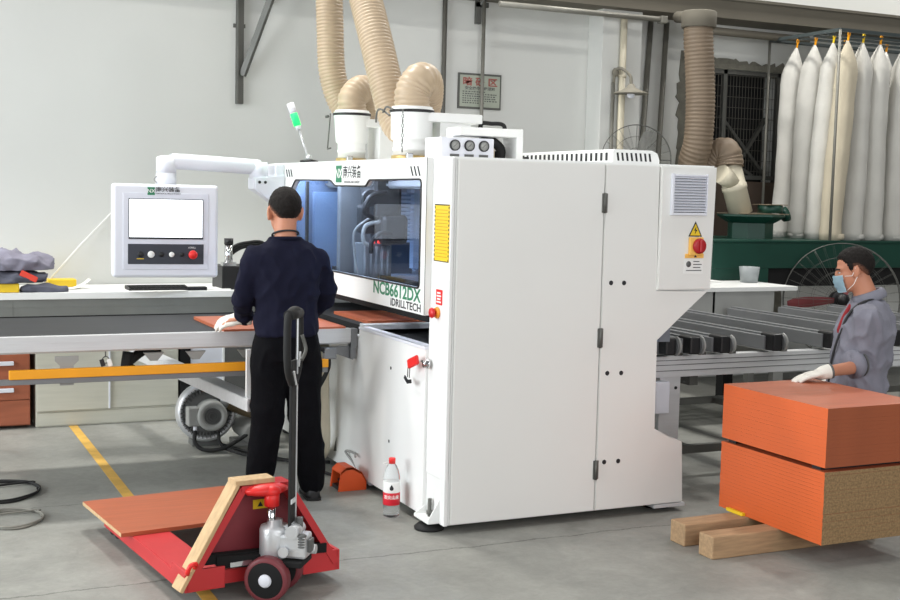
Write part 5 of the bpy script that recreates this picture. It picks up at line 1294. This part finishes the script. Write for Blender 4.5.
# mask: a pleated cup over nose and chin with ear loops
bm = bmesh.new(); rows, cols = 12, 18; grid = []
for i in range(rows + 1):
    v_ = i / rows; z = -.012 - .098*v_; row = []
    for j in range(cols + 1):
        a = (j / cols - .5) * 2.35; w = .066 - .016*v_
        bulge = .118 + .010*math.sin(PI*v_) - .016*v_ + .0022*math.sin(v_*22)
        row.append(bm.verts.new(PH(math.sin(a)*w*1.10, .020 + (bulge - .020)*math.cos(a)**.75, z)))
    grid.append(row)
for i in range(rows):
    for j in range(cols): bm.faces.new((grid[i][j], grid[i][j+1], grid[i+1][j+1], grid[i+1][j]))
bmesh.ops.solidify(bm, geom=bm.faces[:], thickness=.0025)
mb = MB(); mb.bm.free(); mb.bm = bm; mk = mb.build('face_mask', M_mask, p2, smooth=True)
for sx in (-1, 1):
    for z in (-.02, -.10):
        b = MB(); b.tube([PH(sx*.066, .058, z), PH(sx*.078, .02, z*.6 - .012), PH(sx*.086, -.004, .018 if z > -.05 else -.034)], .0018, 6); b.build('ear_loop', M_paper, mk)
b = MB()
loft(b, [(Q(.0, .635), .20, .150), (Q(.0, .68), .205, .155), (Q(-.01, .78), .198, .150), (Q(-.022, .90), .205, .152), (Q(-.03, 1.0), .212, .150), (Q(-.035, 1.08), .205, .130), (Q(-.04, 1.13), .150, .100), (Q(-.04, 1.172), .082, .078)], yaw2)
limb(b, [L2S, L2S.lerp(L2E, .5), L2E, L2E.lerp(L2W, .18)], [.082, .082, .078, .070]); limb(b, [R2S, R2S.lerp(R2E, .5), R2E, R2E.lerp(R2W, .18)], [.08, .078, .072, .066])
bake('jacket', b, M_jack, p2, .009, 5, disp=folds(5, .022, (12, 12, 7)))
for E_, W_ in ((L2E, L2W), (R2E, R2W)):
    d = (W_ - E_).normalized(); b = MB(); a0, a1 = E_ + d*.070, E_ + d*.118
    b.tube([a0, a0 + d*.008, a0.lerp(a1, .5), a1, a1 - d*.004], [.066, .076, .079, .075, .055], 22); b.build('rolled_cuff', M_jack, p2)
    b = MB(); b.tube([a0 - d*.004, a0 + d*.004], .0795, 22); b.build('cuff_fold', M_greyd, p2)
# collar, strap, red undershirt
b = MB(); pts = []
for k in range(22):
    a = PI*.16 + (2*PI - PI*.32)*k/21 + PI/2
    pts.append(Q(-.035, 1.185) + r2*.080*math.cos(a) + f2*.078*math.sin(a) + V((0, 0, .004 - .030*math.sin(a))))
b.tube(pts, .016, 10, flat=1.9); b.build('collar', M_jack, p2)
b = MB(); pts = [Q(-.10, 1.19, -.03), Q(-.055, 1.185, -.085), Q(.02, 1.155, -.115), Q(.075, 1.09, -.125), Q(.115, .98, -.12), Q(.142, .86, -.10), Q(.155, .72, -.08)]
b.tube(spline(pts, 8), .011, 8, flat=.45); b.build('strap', M_ink, p2)
b = MB(); b.tube(spline([Q(.050, 1.15, -.050), Q(.088, 1.08, -.075), Q(.118, .99, -.085)], 6), [.010] + [.014]*11 + [.006], 10); b.build('undershirt', mat('dark_red_cloth', (150, 34, 40), .8), p2)
b = MB(); loft(b, [(Q(.0, .610), .203, .153), (Q(.0, .665), .207, .158)], yaw2); b.build('hem_band', M_jack, p2)
b = MB(); loft(b, [(Q(-.03, .50), .165, .12), (Q(-.03, .56), .175, .13), (Q(-.02, .66), .165, .125)], yaw2)
for s in (-.09, .09): limb(b, [Q(-.05, .56, s), Q(.10, .48, s*1.25), Q(.20, .40, s*1.3), Q(.10, .24, s*1.3), Q(.02, .10, s*1.3)], [.098, .092, .082, .074, .066])
bake('trousers', b, M_trous, p2, .011, 5, disp=folds(9, .010))
for s in (-.112, .112): q = Q(.02, 0, s); shoe('shoe', (q.x, q.y), (f2.x, f2.y), p2)
for W_, D_, T_ in ((L2W, V((1.835, -.40, .772)) - L2W, V((.3, 1, 0))), (R2W, f2, -r2)):
    dn = V(D_).normalized(); b = MB(); hand(b, W_, D_, (0, 0, 1), T_, .16 if W_ is L2W else .3, 1.10); b.tube([W_ - dn*.035, W_ + dn*.01, W_ + dn*.045], [.040, .037, .026], 16); bake('glove', b, M_glove, p2, .0042, 3)
    b = MB(); b.tube([W_ - dn*.040, W_ - dn*.028], .0405, 16); b.build('glove_cuff', M_greyd, p2)
# ================================================================== LIGHT
w = bpy.data.worlds.new('hall_daylight'); S.world = w; w.use_nodes = True
bg = w.node_tree.nodes['Background']; bg.inputs['Color'].default_value = (0.93, 0.97, 1.0, 1); bg.inputs['Strength'].default_value = 0.12
def area(name, loc, rot, sx, sy, power, col=(1, 1, 1)):
    l = bpy.data.lights.new(name, 'AREA'); l.shape = 'RECTANGLE'; l.size = sx; l.size_y = sy; l.energy = power; l.color = col
    o = bpy.data.objects.new(name, l); COL.objects.link(o); o.location = loc; o.rotation_euler = rot
    return o
# high bay lamps under the roof
for x in (-4.5, -0.5, 3.5, 7.5):
    for y, p in ((-5.0, 26), (-0.8, 48), (3.2, 150 if x > 2 else 185)):
        area('bay_lamp', (x, y, 6.4), (0, 0, 0), .5, .5, p, (1.0, .98, .94))
# tall window bay on the left side of the hall
area('left_window_light', (-8.5, 0.2, 2.9), (0, math.radians(-90), 0), 4.2, 7.0, 780, (.92, .97, 1.0))
gl = bpy.data.lights.new('signal_lamp_light', 'POINT'); gl.energy = 1.0; gl.color = (.15, 1, .45); gl.shadow_soft_size = .04
go = bpy.data.objects.new('signal_lamp_light', gl); COL.objects.link(go); go.location = (-.05, 2.38, 2.17)
area('rear_fill_light', (0.0, -8.3, 3.0), (math.radians(90), 0, 0), 11.0, 3.6, 400, (.97, .98, 1.0))  # added fill behind the camera, brightens the faces turned towards it
S.view_settings.view_transform = 'Standard'; S.view_settings.look = 'None'
S.view_settings.exposure = 0.06; S.view_settings.gamma = 1.0; S.view_settings.use_curve_mapping = False
